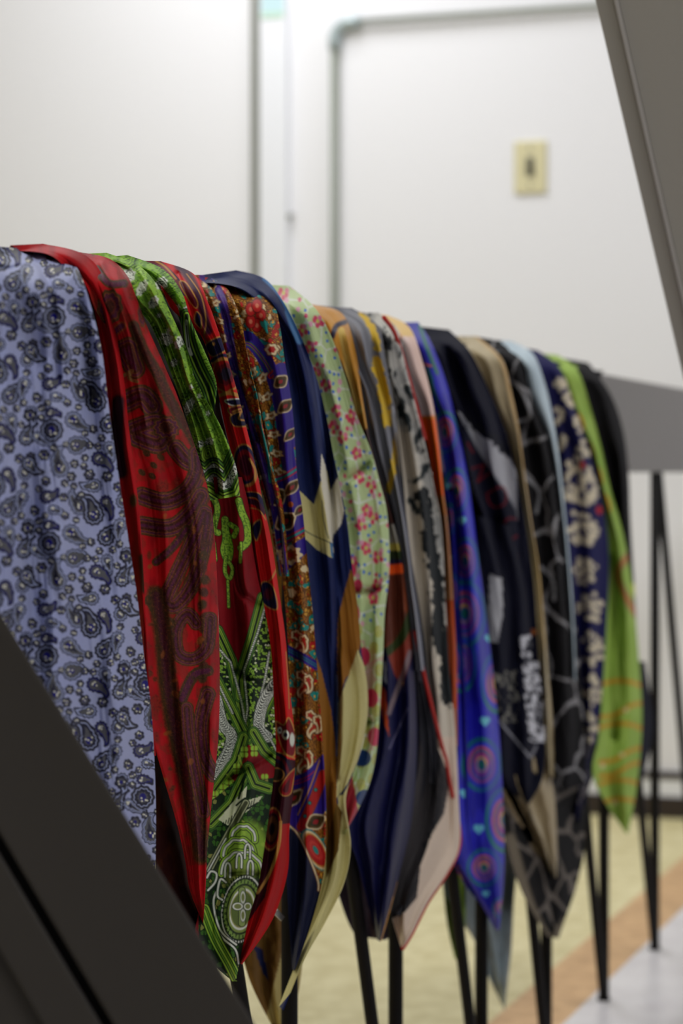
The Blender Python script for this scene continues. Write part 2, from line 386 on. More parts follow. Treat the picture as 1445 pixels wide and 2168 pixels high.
# ------------------------------------------------------------------ cloth builder
def resample(pts, n):
    P = np.array(smooth_poly(pts, 10), float); s = np.concatenate([[0], np.cumsum(np.hypot(*np.diff(P, axis=0).T))])
    t = np.linspace(0, s[-1], n); return np.stack([np.interp(t, s, P[:, 0]), np.interp(t, s, P[:, 1])], -1), s[-1]
def world_s(x, n):
    q = (x-CX)/F; d = (CAMX-n)/(ST-q*CT); return d*(CT+q*ST)
def strip(L, R, paint, base, nf=0.03, over=True, px=2.0, B=0.018, k=2.5, amp=0.0035, seed=1, creases=(), back=0.34,
          n0=-0.026, tuck=22):
    """one length of cloth.  L, R: its two long edges as seen (photo pixels), turned into points in space at
    the cloth's distance from the rail plane; returns (verts, colours, quads)"""
    la = sum(math.dist(a, b) for a, b in zip(L[:-1], L[1:])); ra = sum(math.dist(a, b) for a, b in zip(R[:-1], R[1:]))
    nr = int(max(la, ra)/px)+2
    PL, _ = resample(L, nr); PR, _ = resample(R, nr)
    if over:                                            # the hidden edge tucks under the neighbour near the rail
        run = np.concatenate([[0], np.cumsum(np.hypot(*np.diff(PL, axis=0).T))])
        wt = (0.35+0.65*sm(0, 30, run))*(1-sm(150, 260, run))*tuck
        PL = PL + np.stack([-wt, 0.8*wt], -1)
    wid = np.hypot(*(PR-PL).T).max(); nc = max(int(wid/px)+2, 8)
    u = np.linspace(0, 1, nc)[None, :]; v = np.linspace(0, 1, nr)[:, None]
    x = PL[:, :1]*(1-u)+PR[:, :1]*u; y = PL[:, 1:]*(1-u)+PR[:, 1:]*u
    U = u+0*x; V = v+0*x
    nt = nf + B*(sm(0.0, 0.85, U)-0.55)
    width = wid
    ph = seed*1.7
    fold = amp*np.sin(2*np.pi*(k*U+0.35*np.sin(3*V+ph))+ph) + amp*0.9*(fbm(U*k*2.2+seed, V*3.2, seed)-0.5)*2 \
        + amp*0.45*(fbm(U*k*5+seed, V*9, seed+3)-0.5)*2
    if over:
        q = (x-CX)/F; s0 = world_s(x[0], n0)[None, :]
        d = s0/(CT+q*ST); ns = CAMX + d*(q*CT-ST)
        drop = (y-y[:1])/np.maximum(F*0.030/d, 1)
        ns = np.maximum(ns, n0+(nt+0.004-n0)*sm(-0.2, 1.0, drop))
        ns = np.maximum.accumulate(ns, axis=0)
        kk = 0.006                                     # smooth minimum of arch and hanging distance
        h = np.clip(0.5+0.5*(nt-ns)/kk, 0, 1); n = nt*(1-h)+ns*h-kk*h*(1-h)
        rad = max(int(16/px*(1.8/2.0)), 2)             # round the shoulder where the cloth starts to hang
        for _ in range(3):
            pad = np.concatenate([np.repeat(n[:1], rad, 0), n, np.repeat(n[-1:], rad, 0)]); cs = np.cumsum(np.concatenate([np.zeros((1, nc)), pad]), 0)
            n = (cs[2*rad+1:]-cs[:-2*rad-1])/(2*rad+1)
        fold = fold*sm(0.0, 0.16, V)*0.85 + fold*0.15
    else: n = nt
    lw = np.hypot(PR[:, 0]-PL[:, 0], PR[:, 1]-PL[:, 1])[:, None]/wid
    n = n+fold*np.clip(lw*1.3, 0.12, 1.0)
    for (pts, w, dep) in creases:
        dd = seg_dist(x, y, smooth_poly(pts, 5)); n = n - dep*np.exp(-(dd/w)**2)
    W = on_plane(x, y, n)
    if nf > 0:                                          # cloth lies against the bar and the rods, not inside them
        n = n + np.clip(0.0112-n, 0, None)*sm(BT+0.006, BT-0.002, W[..., 2]); W = on_plane(x, y, n)
    P = Paint(x, y, U, V, base); paint(P)
    C = P.c.reshape(nr, nc, 3)
    # turned-in edges (cloth rolls back behind its own outline)
    qx = (x-CX)/F; ray = (CT+qx*ST)/(ST-qx*CT)         # how far along the rail a step away from the camera leads
    def roll(col, ccol, sgn):
        outs = []
        for dn in (0.003, 0.007, 0.010):
            w = col.copy(); f = 1.10 if sgn < 0 else 0.97
            w[:, 0] -= dn; w[:, 1] += dn*ray[:, 0 if sgn < 0 else -1]*f
            if nf > 0: w[:, 0] = np.where(w[:, 2] < BT+0.003, np.maximum(w[:, 0], 0.0095), w[:, 0])
            w[:, 2] += (w[:, 2]-CAMH)*dn/np.maximum(CAMX-col[:, 0], .1); outs.append(w)
        return outs, [ccol]*3
    rc, rcc = roll(W[:, -1], C[:, -1], 1); lc, lcc = roll(W[:, 0], C[:, 0], -1)
    G = np.stack(lc[::-1]+[W[:, j] for j in range(nc)]+rc, 1); CC = np.stack(lcc[::-1]+[C[:, j] for j in range(nc)]+rcc, 1)
    if over:                                            # down the far side of the rail
        top = G[0]; rows = []; nb = 24
        zt = top[:, 2].copy(); xs = top[:, 0].copy()
        for j in range(1, nb+1):
            t = j/nb; w = top.copy()
            a = min(t*6, 1)*math.pi/2
            w[:, 0] = xs - 0.020*math.sin(a)
            w[:, 2] = zt - (0.012*(1-math.cos(a)) + back*t*(1-0.15*np.cos(np.linspace(0, 5, len(zt))+seed)))
            w[:, 0] += 0.004*np.sin(np.linspace(0, 9, len(zt))+seed)*t
            mid = w[:, 1].mean(); w[:, 1] = mid+(w[:, 1]-mid)*(1-0.55*t*t)
            rows.append(w)
        G = np.concatenate([np.stack(rows[::-1]), G]); CC = np.concatenate([np.repeat(CC[:1], nb, 0), CC])
    R_, C_ = G.shape[:2]
    idx = np.arange(R_*C_).reshape(R_, C_)
    q = np.stack([idx[:-1, :-1], idx[1:, :-1], idx[1:, 1:], idx[:-1, 1:]], -1).reshape(-1, 4)
    return G.reshape(-1, 3), CC.reshape(-1, 3), q

def cloth(name, strips, m, label, origin=None, parent=None, group='silk scarves draped over the rail'):
    vs, cs, qs, off = [], [], [], 0
    for (a, b, c) in strips:
        vs.append(a); cs.append(b); qs.append(c+off); off += len(a)
    V = np.concatenate(vs); C = np.concatenate(cs); Q = np.concatenate(qs)
    org = np.array([0.0, V[:, 1].mean(), V[:, 2].min()])
    if parent is None: V = V-org
    me = bpy.data.meshes.new(name)
    me.vertices.add(len(V)); me.vertices.foreach_set('co', V.astype(np.float32).ravel())
    me.loops.add(len(Q)*4); me.loops.foreach_set('vertex_index', Q.astype(np.int32).ravel())
    me.polygons.add(len(Q)); me.polygons.foreach_set('loop_start', np.arange(len(Q), dtype=np.int32)*4)
    me.polygons.foreach_set('loop_total', np.full(len(Q), 4, dtype=np.int32))
    me.polygons.foreach_set('use_smooth', np.ones(len(Q), dtype=bool))
    me.update(calc_edges=True)
    at = me.color_attributes.new('print', 'FLOAT_COLOR', 'POINT')
    at.data.foreach_set('color', np.concatenate([C, np.ones((len(C), 1))], 1).astype(np.float32).ravel())
    o = link(name, me, m, parent)
    if parent is None:
        o.location = org; tag(o, label, 'scarf', group)
    return o

SILK = cloth_mat('silk', 0.65, 0.11, 0.0)
SATIN = cloth_mat('satin', 0.46, 0.20, 0.0, wb=0.2)
COTTON = cloth_mat('cotton', 0.85, 0.08, 0.0, wb=0.35)

# ================================================================== the scarves, nearest first
# ---- 1 lavender paisley
def paint_lavender(p):
    p.put(0.5*sm(0.35, 0.7, fbm(p.x/50, p.y/60, 3)), (160, 168, 214))
    DK = (40, 40, 58); LT = (176, 186, 226); OL = (92, 92, 96); NV = (30, 28, 118); WH = (232, 230, 208)
    def dots(cx, cy, n, r, seed, col=WH, rr=2.0):
        g = np.random.default_rng(seed)
        for _ in range(n):
            a = g.random()*6.28; q = r*math.sqrt(g.random())
            p.disc(cx+q*math.cos(a), cy+q*math.sin(a), rr, rr, col, soft=0.8)
    def pais(cx, cy, R, L, ang, curl, style, seed, lobes=11):
        ring = NV if style == 1 else LT
        b = [(3.4, DK), (0.2, ring), (-1.8, DK if style != 1 else OL), (-3.2, OL)]
        if style == 2: b = [(3.2, DK), (0.6, LT), (-0.6, DK), (-2.0, LT), (-3.3, OL), (-R*0.55, DK)]
        if style == 3: b = [(3.6, DK), (-0.8, OL), (-2.4, LT), (-4.0, DK), (-R*0.5, OL)]
        p.drop(cx, cy, R, L, ang, curl, b, lobes=lobes, la=1.1, soft=0.8)
        if R > 6: p.disc(cx, cy, R*0.42, R*0.34, NV, ang=ang, soft=0.9)
        dots(cx, cy, 4 if R > 7 else 2, R*0.55, seed)
    def flower(cx, cy, R, seed):
        for k in range(6):
            a = k*1.047+seed; p.disc(cx+R*math.cos(a), cy+R*math.sin(a), R*0.62, R*0.62, DK)
        p.disc(cx, cy, R*0.9, R*0.9, OL); p.disc(cx, cy, R*0.45, R*0.45, NV); dots(cx, cy, 3, R, int(seed), rr=1.6)
    motifs = [  # x, y in one repeat of 208 x 239 px, head radius, tail length, angle, curl, style
        (26, 0, 9, 26, -0.1, -1.9, 1), (40, 27, 6, 22, 0.2, 0.9, 0), (96, 22, 11, 36, -2.3, 1.4, 2), (126, 38, 15, 48, -1.75, -2.3, 3),
        (152, 10, 8, 34, 1.0, 1.3, 1), (128, -24, 9, 26, 3.0, 0.9, 0), (30, 60, 6.5, 20, 0.0, 1.2, 1), (32, 98, 17, 16, 1.6, 1.0, 3),
        (2, 112, 7, 34, 0.7, -1.2, 2), (78, 76, 12, 38, 0.75, -1.5, 2), (152, 86, 12, 28, -1.1, 1.9, 3), (84, 130, 13, 28, -0.25, 0.8, 0),
        (154, 134, 8, 32, 1.3, 0.9, 2), (132, 158, 10, 36, 0.4, 1.9, 1), (50, 178, 13, 42, -1.9, 1.8, 2), (182, 60, 9, 30, 1.9, -1.0, 2),
        (186, 175, 10, 34, -1.3, 1.4, 3), (196, 120, 8, 26, 1.2, 1.2, 0), (188, 10, 9, 26, -1.4, -1.0, 0), (-16, 168, 10, 30, 1.0, -1.6, 3)]
    flowers = [(112, 192, 7), (16, 150, 7), (74, 196, 6), (112, 130, 5), (150, 196, 7), (62, 128, 4), (-14, 66, 8), (2, 30, 6), (172, 218, 6),
               (66, 40, 5), (100, -4, 5), (60, 210, 5), (196, 214, 6), (166, 112, 5), (20, 206, 6)]
    g = np.random.default_rng(21); cen = []
    for (a, b, R, L, an, cu, st) in motifs:
        for t in (0.0, 0.35, 0.7): cen.append((a+math.cos(an+cu*t*t)*L*1.2*t, b+math.sin(an+cu*t*t)*L*1.2*t, R*1.25*(1-t)+4))
    for (a, b, R) in flowers: cen.append((a, b, R*1.7))
    for _ in range(2500):
        a, b = g.random()*208, g.random()*239; r = 5.2
        if all(math.hypot((a-c+104) % 208-104, (b-d+119.5) % 239-119.5) > e+r+3.5 for c, d, e in cen):
            flowers.append((a, b, 4.4+1.2*g.random())); cen.append((a, b, r+2))
    for i in range(-1, 3):
        for j in range(-1, 7):
            ox = 72+i*208-(j-2)*5; oy = 1052+(j-2)*239+i*60
            for k, (a, b, R, L, an, cu, s) in enumerate(motifs): pais(ox+a, oy+b, R*1.25, L*1.25, an, cu, s, k+13)
            for k, (a, b, R) in enumerate(flowers): flower(ox+a, oy+b, R*1.15, k*1.0)
# ---- 2 crimson paisley
def crimson_ground(p):
    p.put(0.5*sm(0.35, 0.75, fbm(p.x/14, p.y/60, 5)), (116, 14, 20))
def paint_crimson(p):
    crimson_ground(p)
    OB = (72, 52, 28); GD = (150, 86, 36); PU = (88, 34, 64); BR = (70, 32, 24)
    p.put(0.32*sm(.50, .60, fbm(p.x/15, p.y/24, 19)), OB)
    def motif(pts, w, core=BR):
        p.line(pts, [(w, OB), (w*0.80, GD), (w*0.74, PU), (w*0.50, GD), (w*0.45, core), (w*0.16, PU)], None, soft=1.4)
    def spot(x, y, rx, ry, ang=0.0):
        p.disc(x, y, rx, ry, None, ang=ang, lobes=9, la=0.06, bands=[(1, OB), (0.82, GD), (0.76, PU), (0.5, (120, 50, 40)), (0.36, BR)])
    p.line([(283, 690), (301, 736), (329, 784), (349, 826), (377, 878), (405, 920), (422, 960)], [(12, OB), (6, (84, 40, 36))], None, soft=3)
    p.line([(205, 570), (230, 600), (262, 600)], [(9, OB), (5, PU)], None)
    spot(232, 650, 27, 38, 0.1); p.line([(205, 690), (232, 706), (258, 690)], [(10, (150, 70, 34)), (6, PU)], None)
    spot(300, 668, 8, 26, -0.1)
    motif([(262, 740), (285, 780), (280, 765), (272, 735)], 22)
    p.line([(262, 795), (280, 785), (272, 800), (290, 808)], 7, (140, 110, 60))
    motif([(268, 850), (300, 838), (322, 860)], 24)
    motif([(282, 910), (330, 895), (350, 915), (335, 940), (290, 925)], 22)
    p.disc(352, 905, 30, 24, None, lobes=10, la=0.08, bands=[(1, OB), (0.86, GD), (0.8, PU), (0.55, GD), (0.5, BR)])
    for (x, y) in ((310, 960), (325, 985), (300, 1000), (340, 968), (322, 1008)): p.disc(x, y, 9, 6, OB, ang=0.7)
    motif([(372, 950), (395, 975), (425, 985)], 20)
    motif([(300, 1050), (350, 1062), (395, 1040), (418, 1000), (418, 960)], 20)
    motif([(300, 1112), (360, 1118), (400, 1090), (425, 1050)], 20)
    motif([(432, 1085), (405, 1150), (370, 1225), (352, 1270), (372, 1282), (405, 1240), (428, 1170), (440, 1090)], 17)
    p.line([(330, 1190), (365, 1160), (395, 1120)], [(9, OB), (4, PU)], None)
    for k in range(14): p.disc(440-3*(k % 3)-6, 1150+k*26, 11, 10, OB if k % 2 else (76, 40, 30), ang=k, soft=3)
    motif([(415, 1320), (395, 1300), (372, 1335), (378, 1385), (410, 1395), (438, 1370), (445, 1310)], 15)
    p.line([(360, 1320), (340, 1310), (330, 1290), (318, 1270)], [(12, OB), (4, GD)], None)
    p.line([(330, 1260), (345, 1340), (355, 1450), (375, 1560), (405, 1680), (428, 1810)], [(20, OB), (8, (80, 34, 46))], None, soft=6)
    p.line([(385, 1480), (410, 1430), (440, 1420)], [(12, OB), (6, PU)], None)
    motif([(440, 1470), (425, 1530), (430, 1600), (452, 1640)], 17)
    motif([(395, 1500), (400, 1560), (415, 1640), (430, 1720)], 15)
    
    g = np.random.default_rng(4)
    for k in range(46): p.disc(290+g.random()*150, 1000+g.random()*700, 4+5*g.random(), 3+4*g.random(), OB if g.random() < .7 else GD, ang=g.random()*3, soft=2, a=0.7)
    dark = sm(0.40, 0.20, p.c[:, 0])                       # fine speckle inside the printed motifs only
    n = vnoise(p.x/2.6, p.y/3.0, 61); p.put(dark*(n < 0.30)*0.45, (44, 26, 22)); p.put(dark*(n > 0.84)*0.35, (150, 84, 50))
    f1, f2, cid = voro(p.x/9, p.y/12, 71); p.put(dark*(f2-f1 < 0.10)*0.25, (120, 66, 34))
def paint_crimson_under(p):
    crimson_ground(p)
    p.line([(250, 850), (248, 930), (256, 1000)], [(14, (40, 18, 22)), (8, (52, 24, 40))], None, soft=5)
    p.disc(282, 1060, 8, 14, (84, 56, 30), soft=3); p.line([(300, 1180), (306, 1250)], 14, (70, 40, 24), soft=4)
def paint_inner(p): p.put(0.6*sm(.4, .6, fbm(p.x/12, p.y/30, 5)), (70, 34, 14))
# ---- 3 green print
LIME = (158, 200, 66); MID = (82, 128, 48); DKG = (20, 38, 22); CRM = (214, 218, 180); WHT = (226, 230, 214)
def hatch(p, m, sc=5.0, seed=1):
    w = np.sin(2*np.pi*((p.y+14*fbm(p.x/12, p.y/18, seed)*2+0.5*p.x)/sc)); p.put(m*sm(0.25, 0.8, w)*0.85, DKG)
def paint_green(p):
    p.put(0.65*sm(0.4, 0.65, fbm(p.x/9, p.y/12, 2)), MID)
    n = vnoise(p.x/2.4, p.y/2.4, 31); p.put((n < 0.22)*0.8, (30, 66, 20))
    wv = np.sin(2*np.pi*((p.y*0.9+p.x*0.45+20*fbm(p.x/16, p.y/16, 8))/6.5)); reg = sm(0.46, 0.56, fbm(p.x/40, p.y/50, 12))
    p.put(reg*sm(0.2, 0.8, wv)*0.9, (26, 58, 22))
    for (x, y, rx, ry) in ((272, 584, 13, 16), (300, 610, 9, 18), (325, 640, 9, 14), (352, 718, 14, 13), (380, 724, 9, 16), (368, 768, 7, 9),
                           (342, 600, 12, 14), (390, 660, 6, 12), (398, 862, 9, 20), (442, 936, 8, 10), (424, 940, 7, 8), (336, 668, 5, 5)):
        p.disc(x, y, rx, ry, WHT, ang=0.5, lobes=7, la=0.1); i = p.box(x-rx, x+rx, y-ry, y+ry)
        p.put((vnoise(p.x[i]/2.2, p.y[i]/2.2, 5) < 0.36)*0.9*(np.hypot((p.x[i]-x)/rx, (p.y[i]-y)/ry) < .9), (40, 60, 40), i)
    for (x, y) in ((377, 650), (404, 820), (412, 790), (422, 838), (356, 700), (418, 1000), (440, 875), (432, 806)):
        p.disc(x, y, 4, 5, WHT, lobes=5, la=0.3)
    p.disc(440, 960, 14, 20, None, ang=0.2, bands=[(1, DKG), (0.9, LIME), (0.72, DKG), (0.62, LIME), (0.44, DKG), (0.34, LIME), (0.15, DKG)])
    for (yy, o) in ((990, 0), (1012, 6)):
        p.line([(405, yy-4+o), (435, yy+18), (452, yy), (478, yy+24), (505, yy-30)], [(22, DKG), (19, MID), (16, DKG), (13, LIME), (10.5, DKG), (8, WHT)], None, smooth=False)
    i = p.box(400, 520, 975, 1050); 
    wsp = (vnoise(p.x[i]/2.3, p.y[i]/2.3, 77) < 0.33) & (p.c[i].min(1) > 0.5); p.put(wsp*0.9, (30, 40, 30), i)
    p.line([(405, 1050), (440, 1035), (470, 1055), (500, 1045), (515, 1010)], [(16, MID), (12, DKG), (9, LIME), (6, DKG), (3, LIME)], None, smooth=False)
def paint_green_side(p):
    paint_green(p)
    p.line([(395, 668), (398, 720), (418, 775), (440, 820), (455, 870)], [(16, DKG), (13, MID), (10, DKG), (7, LIME), (4, DKG)], None)
    p.line([(394, 680), (397, 725), (404, 750)], 7, (200, 205, 190)); p.line([(394, 690), (399, 735)], 3, (60, 70, 60))
def paint_green_low(p):
    # dark red ground with leafy arabesques on top, geometric lattice, then swirls
    p.put(0.45*sm(0.4, 0.7, fbm(p.x/30, p.y/30, 2)), (112, 16, 24))
    def leaf(pts, w, wid=None):
        p.line(pts, [(w+1.6, (26, 44, 20)), (w, LIME)], None)
    leaf([(452, 1055), (460, 1080), (452, 1120), (462, 1128)], 6); leaf([(505, 1060), (512, 1085), (522, 1110), (524, 1145), (510, 1160)], 7)
    leaf([(476, 1100), (478, 1140), (474, 1165), (482, 1185), (486, 1160), (476, 1120)], 7); leaf([(486, 1110), (500, 1120), (495, 1135)], 5)
    leaf([(478, 1180), (476, 1210), (486, 1225), (492, 1205), (484, 1190)], 3.5); leaf([(482, 1230), (484, 1285)], 2.5)
    leaf([(452, 1150), (456, 1185)], 3.5); leaf([(510, 1150), (508, 1190)], 3)
    i = p.box(440, 530, 1040, 1290); g = (p.c[i][:, 1] > 0.25); p.put(g*(vnoise(p.x[i]/2.5, p.y[i]/2.5, 3) < 0.4)*0.8, MID, i)
    # geometric area
    reg = [(452, 1330), (475, 1380), (500, 1415), (520, 1395), (535, 1340), (552, 1265), (600, 1260), (600, 1620), (560, 1600), (524, 1575), (500, 1610), (440, 1640), (435, 1400)]
    p.poly(reg, DKG)
    i = p.around(reg, 0); x = p.x[i]; y = p.y[i]; inside = in_poly(x, y, reg)
    f1, f2, cid = voro(x/5.5, y/5.5, 4); p.put(inside*(f2-f1 > 0.12)*(cid > 0.42)*0.9, (138, 180, 62), i); p.put(inside*(f2-f1 > 0.2)*(cid > 0.86), CRM, i)
    ST = [(13, DKG), (11.4, MID), (9, DKG), (7.4, LIME), (5.6, DKG), (4, LIME), (2.6, DKG)]
    def band(pts, b=None, white=6.5):
        p.line(pts, ST if b is None else b, None, smooth=False)
    def wline(pts, w=3.0, col=WHT, dash=True):
        p.line(pts, [(w/2+1.4, DKG), (w/2, col)], None, smooth=False)
        if dash:
            i = p.around(pts, 4); d = seg_dist(p.x[i], p.y[i], pts); p.put((d < w/2)*(np.sin(p.y[i]*1.55) > 0.35)*0.75, DKG, i)
    band([(460, 1335), (490, 1400), (504, 1470), (522, 1560)]); band([(556, 1265), (535, 1345), (506, 1440), (508, 1475)])
    wline([(566, 1268), (545, 1340), (516, 1420), (524, 1500), (512, 1575)], 3.4)
    wline([(462, 1372), (488, 1402), (510, 1480), (524, 1560), (545, 1500), (560, 1440), (570, 1380)], 3.4)
    band([(458, 1440), (490, 1500), (522, 1565), (545, 1530), (590, 1440)]); wline([(462, 1448), (492, 1510)], 3.4)
    for s, pts in ((1, [(458, 1480), (470, 1530), (490, 1560), (478, 1600), (452, 1640)]), (2, [(580, 1450), (556, 1490), (548, 1540), (565, 1560)])):
        p.line(pts, [(13, DKG), (11, WHT)], None)
        i = p.around(pts, 12); d = seg_dist(p.x[i], p.y[i], smooth_poly(pts, 5))
        p.put((d < 10)*(np.sin(2*np.pi*(p.y[i]+0.6*d*d*0.2+p.x[i]*0.3)/5.2) > -0.1)*0.9, (26, 34, 24), i)
    band([(450, 1680), (500, 1610), (516, 1560)]); band([(536, 1550), (560, 1590), (590, 1615)]); wline([(452, 1640), (478, 1580), (500, 1560)], 3)
    wline([(548, 1535), (575, 1570), (590, 1600)], 3)
    for (x, y) in ((517, 1592), (538, 1590), (501, 1628), (484, 1662), (560, 1650), (455, 1686), (472, 1672)):
        for a in (-1, 1):
            for b in (-1, 1): p.disc(x+a*3.4, y+b*5.6, 4.2, 5.8, LIME)
        p.line([(x-8, y), (x+8, y)], 1.6, DKG); p.line([(x, y-12), (x, y+12)], 1.4, (120, 24, 26))
    p.line([(505, 1600), (514, 1625), (528, 1645)], 3.2, (150, 170, 60), smooth=False); p.line([(480, 1640), (505, 1665)], 3.2, (150, 170, 60), smooth=False)
    # lower black/cream/lime swirls
    low = [(420, 1700), (455, 1690), (500, 1650), (524, 1608), (545, 1655), (600, 1640), (600, 2168), (420, 2168)]
    p.poly(low, DKG)
    i = p.around(low, 0); inside = in_poly(p.x[i], p.y[i], low)
    f1, f2, cid = voro(p.x[i]/9, p.y[i]/11, 6); p.put(inside*(f2-f1 > 0.14)*(cid > 0.45)*0.9, (58, 104, 34), i); p.put(inside*(f2-f1 > .22)*(cid > 0.85), (140, 140, 70), i)
    p.line([(446, 1745), (490, 1700), (525, 1625)], ST, None, smooth=False); p.line([(525, 1625), (540, 1660), (570, 1670)], ST, None, smooth=False)
    p.poly([(462, 1735), (500, 1690), (522, 1665), (520, 1695), (556, 1685), (545, 1700), (520, 1720), (482, 1748)], CRM)
    p.line([(500, 1705), (520, 1690), (515, 1715), (545, 1700)], 4, DKG); p.line([(505, 1690), (520, 1640)], 5, DKG)
    for k in range(12): p.line([(470+k*6, 1752-k*4.5), (473+k*6, 1741-k*4.5)], 2.2, DKG, smooth=False)
    p.line([(438, 1850), (470, 1790), (520, 1700)], [(9, DKG), (6.5, (180, 186, 140)), (4.5, (70, 74, 50))], None)
    wline([(440, 1845), (478, 1775)], 2.5, WHT, False)
    p.disc(520, 1800, 42, 60, LIME, ang=0.2, a=0.75, soft=10); p.disc(500, 1850, 40, 30, (120, 130, 60), a=0.6, soft=8)
    for (cx, cy, r) in ((515, 1775, 26), (505, 1812, 34), (512, 1850, 46)):
        pts = [(cx+r*math.cos(a)*0.95, cy+r*math.sin(a)*(1+0.05*math.sin(9*a))) for a in [math.pi*(1.0+k/14*1.05) for k in range(15)]]
        p.line(pts, [(8.5, DKG), (6.5, LIME), (3.6, DKG), (2.0, WHT)], None)
    for (x, y) in ((524, 1795), (506, 1815), (482, 1835), (530, 1830)):
        p.line([(x-6, y+22), (x-5, y), (x, y-8), (x+5, y), (x+5, y+22)], [(3.6, DKG), (1.8, WHT)], None)
    p.disc(512, 1925, 44, 74, None, ang=0.18, bands=[(1, DKG), (.97, WHT), (.92, DKG), (0.86, (120, 150, 70)), (.74, DKG), (.68, (130, 150, 70)), (.60, WHT), (.54, (150, 148, 80)), (.50, (92, 110, 50))])
    i = p.box(460, 560, 1845, 2010); rr = np.hypot((p.x[i]-512)/44, (p.y[i]-1925)/74); an = np.arctan2((p.y[i]-1925)/74, (p.x[i]-512)/44)
    p.put((abs(rr-0.94) < 0.05)*(np.sin(an*46) > 0.1)*0.9, DKG, i); p.put((abs(rr-0.80) < 0.06)*(np.sin(an*30) > 0.3)*0.7, DKG, i)
    p.line([(512, 1885), (512, 1955)], [(8, DKG), (6.4, (140, 160, 90))], None)
    for (x, y, rx, ry) in ((503, 1919, 13, 9), (524, 1919, 9, 9), (514, 1938, 6, 15), (514, 1900, 6, 15)):
        p.disc(x, y, rx, ry, None, bands=[(1, DKG), (.86, WHT), (.6, (120, 130, 70))])
    for pts in ([(440, 1885), (455, 1868), (458, 1850), (446, 1845), (438, 1858)], [(462, 1880), (452, 1905), (456, 1940), (470, 1975), (500, 2000)],
                [(478, 1868), (466, 1862), (460, 1895), (470, 1905)], [(445, 1945), (470, 1985), (498, 2010), (505, 2040)], [(455, 1960), (480, 2015), (500, 2050)]):
        p.line(pts, [(4, DKG), (1.9, WHT)], None)
    p.line([(432, 1925), (455, 1985), (485, 2040), (502, 2075)], [(13, DKG), (11, LIME), (8, DKG), (6, (96, 150, 40)), (3.4, DKG), (1.8, LIME)], None)
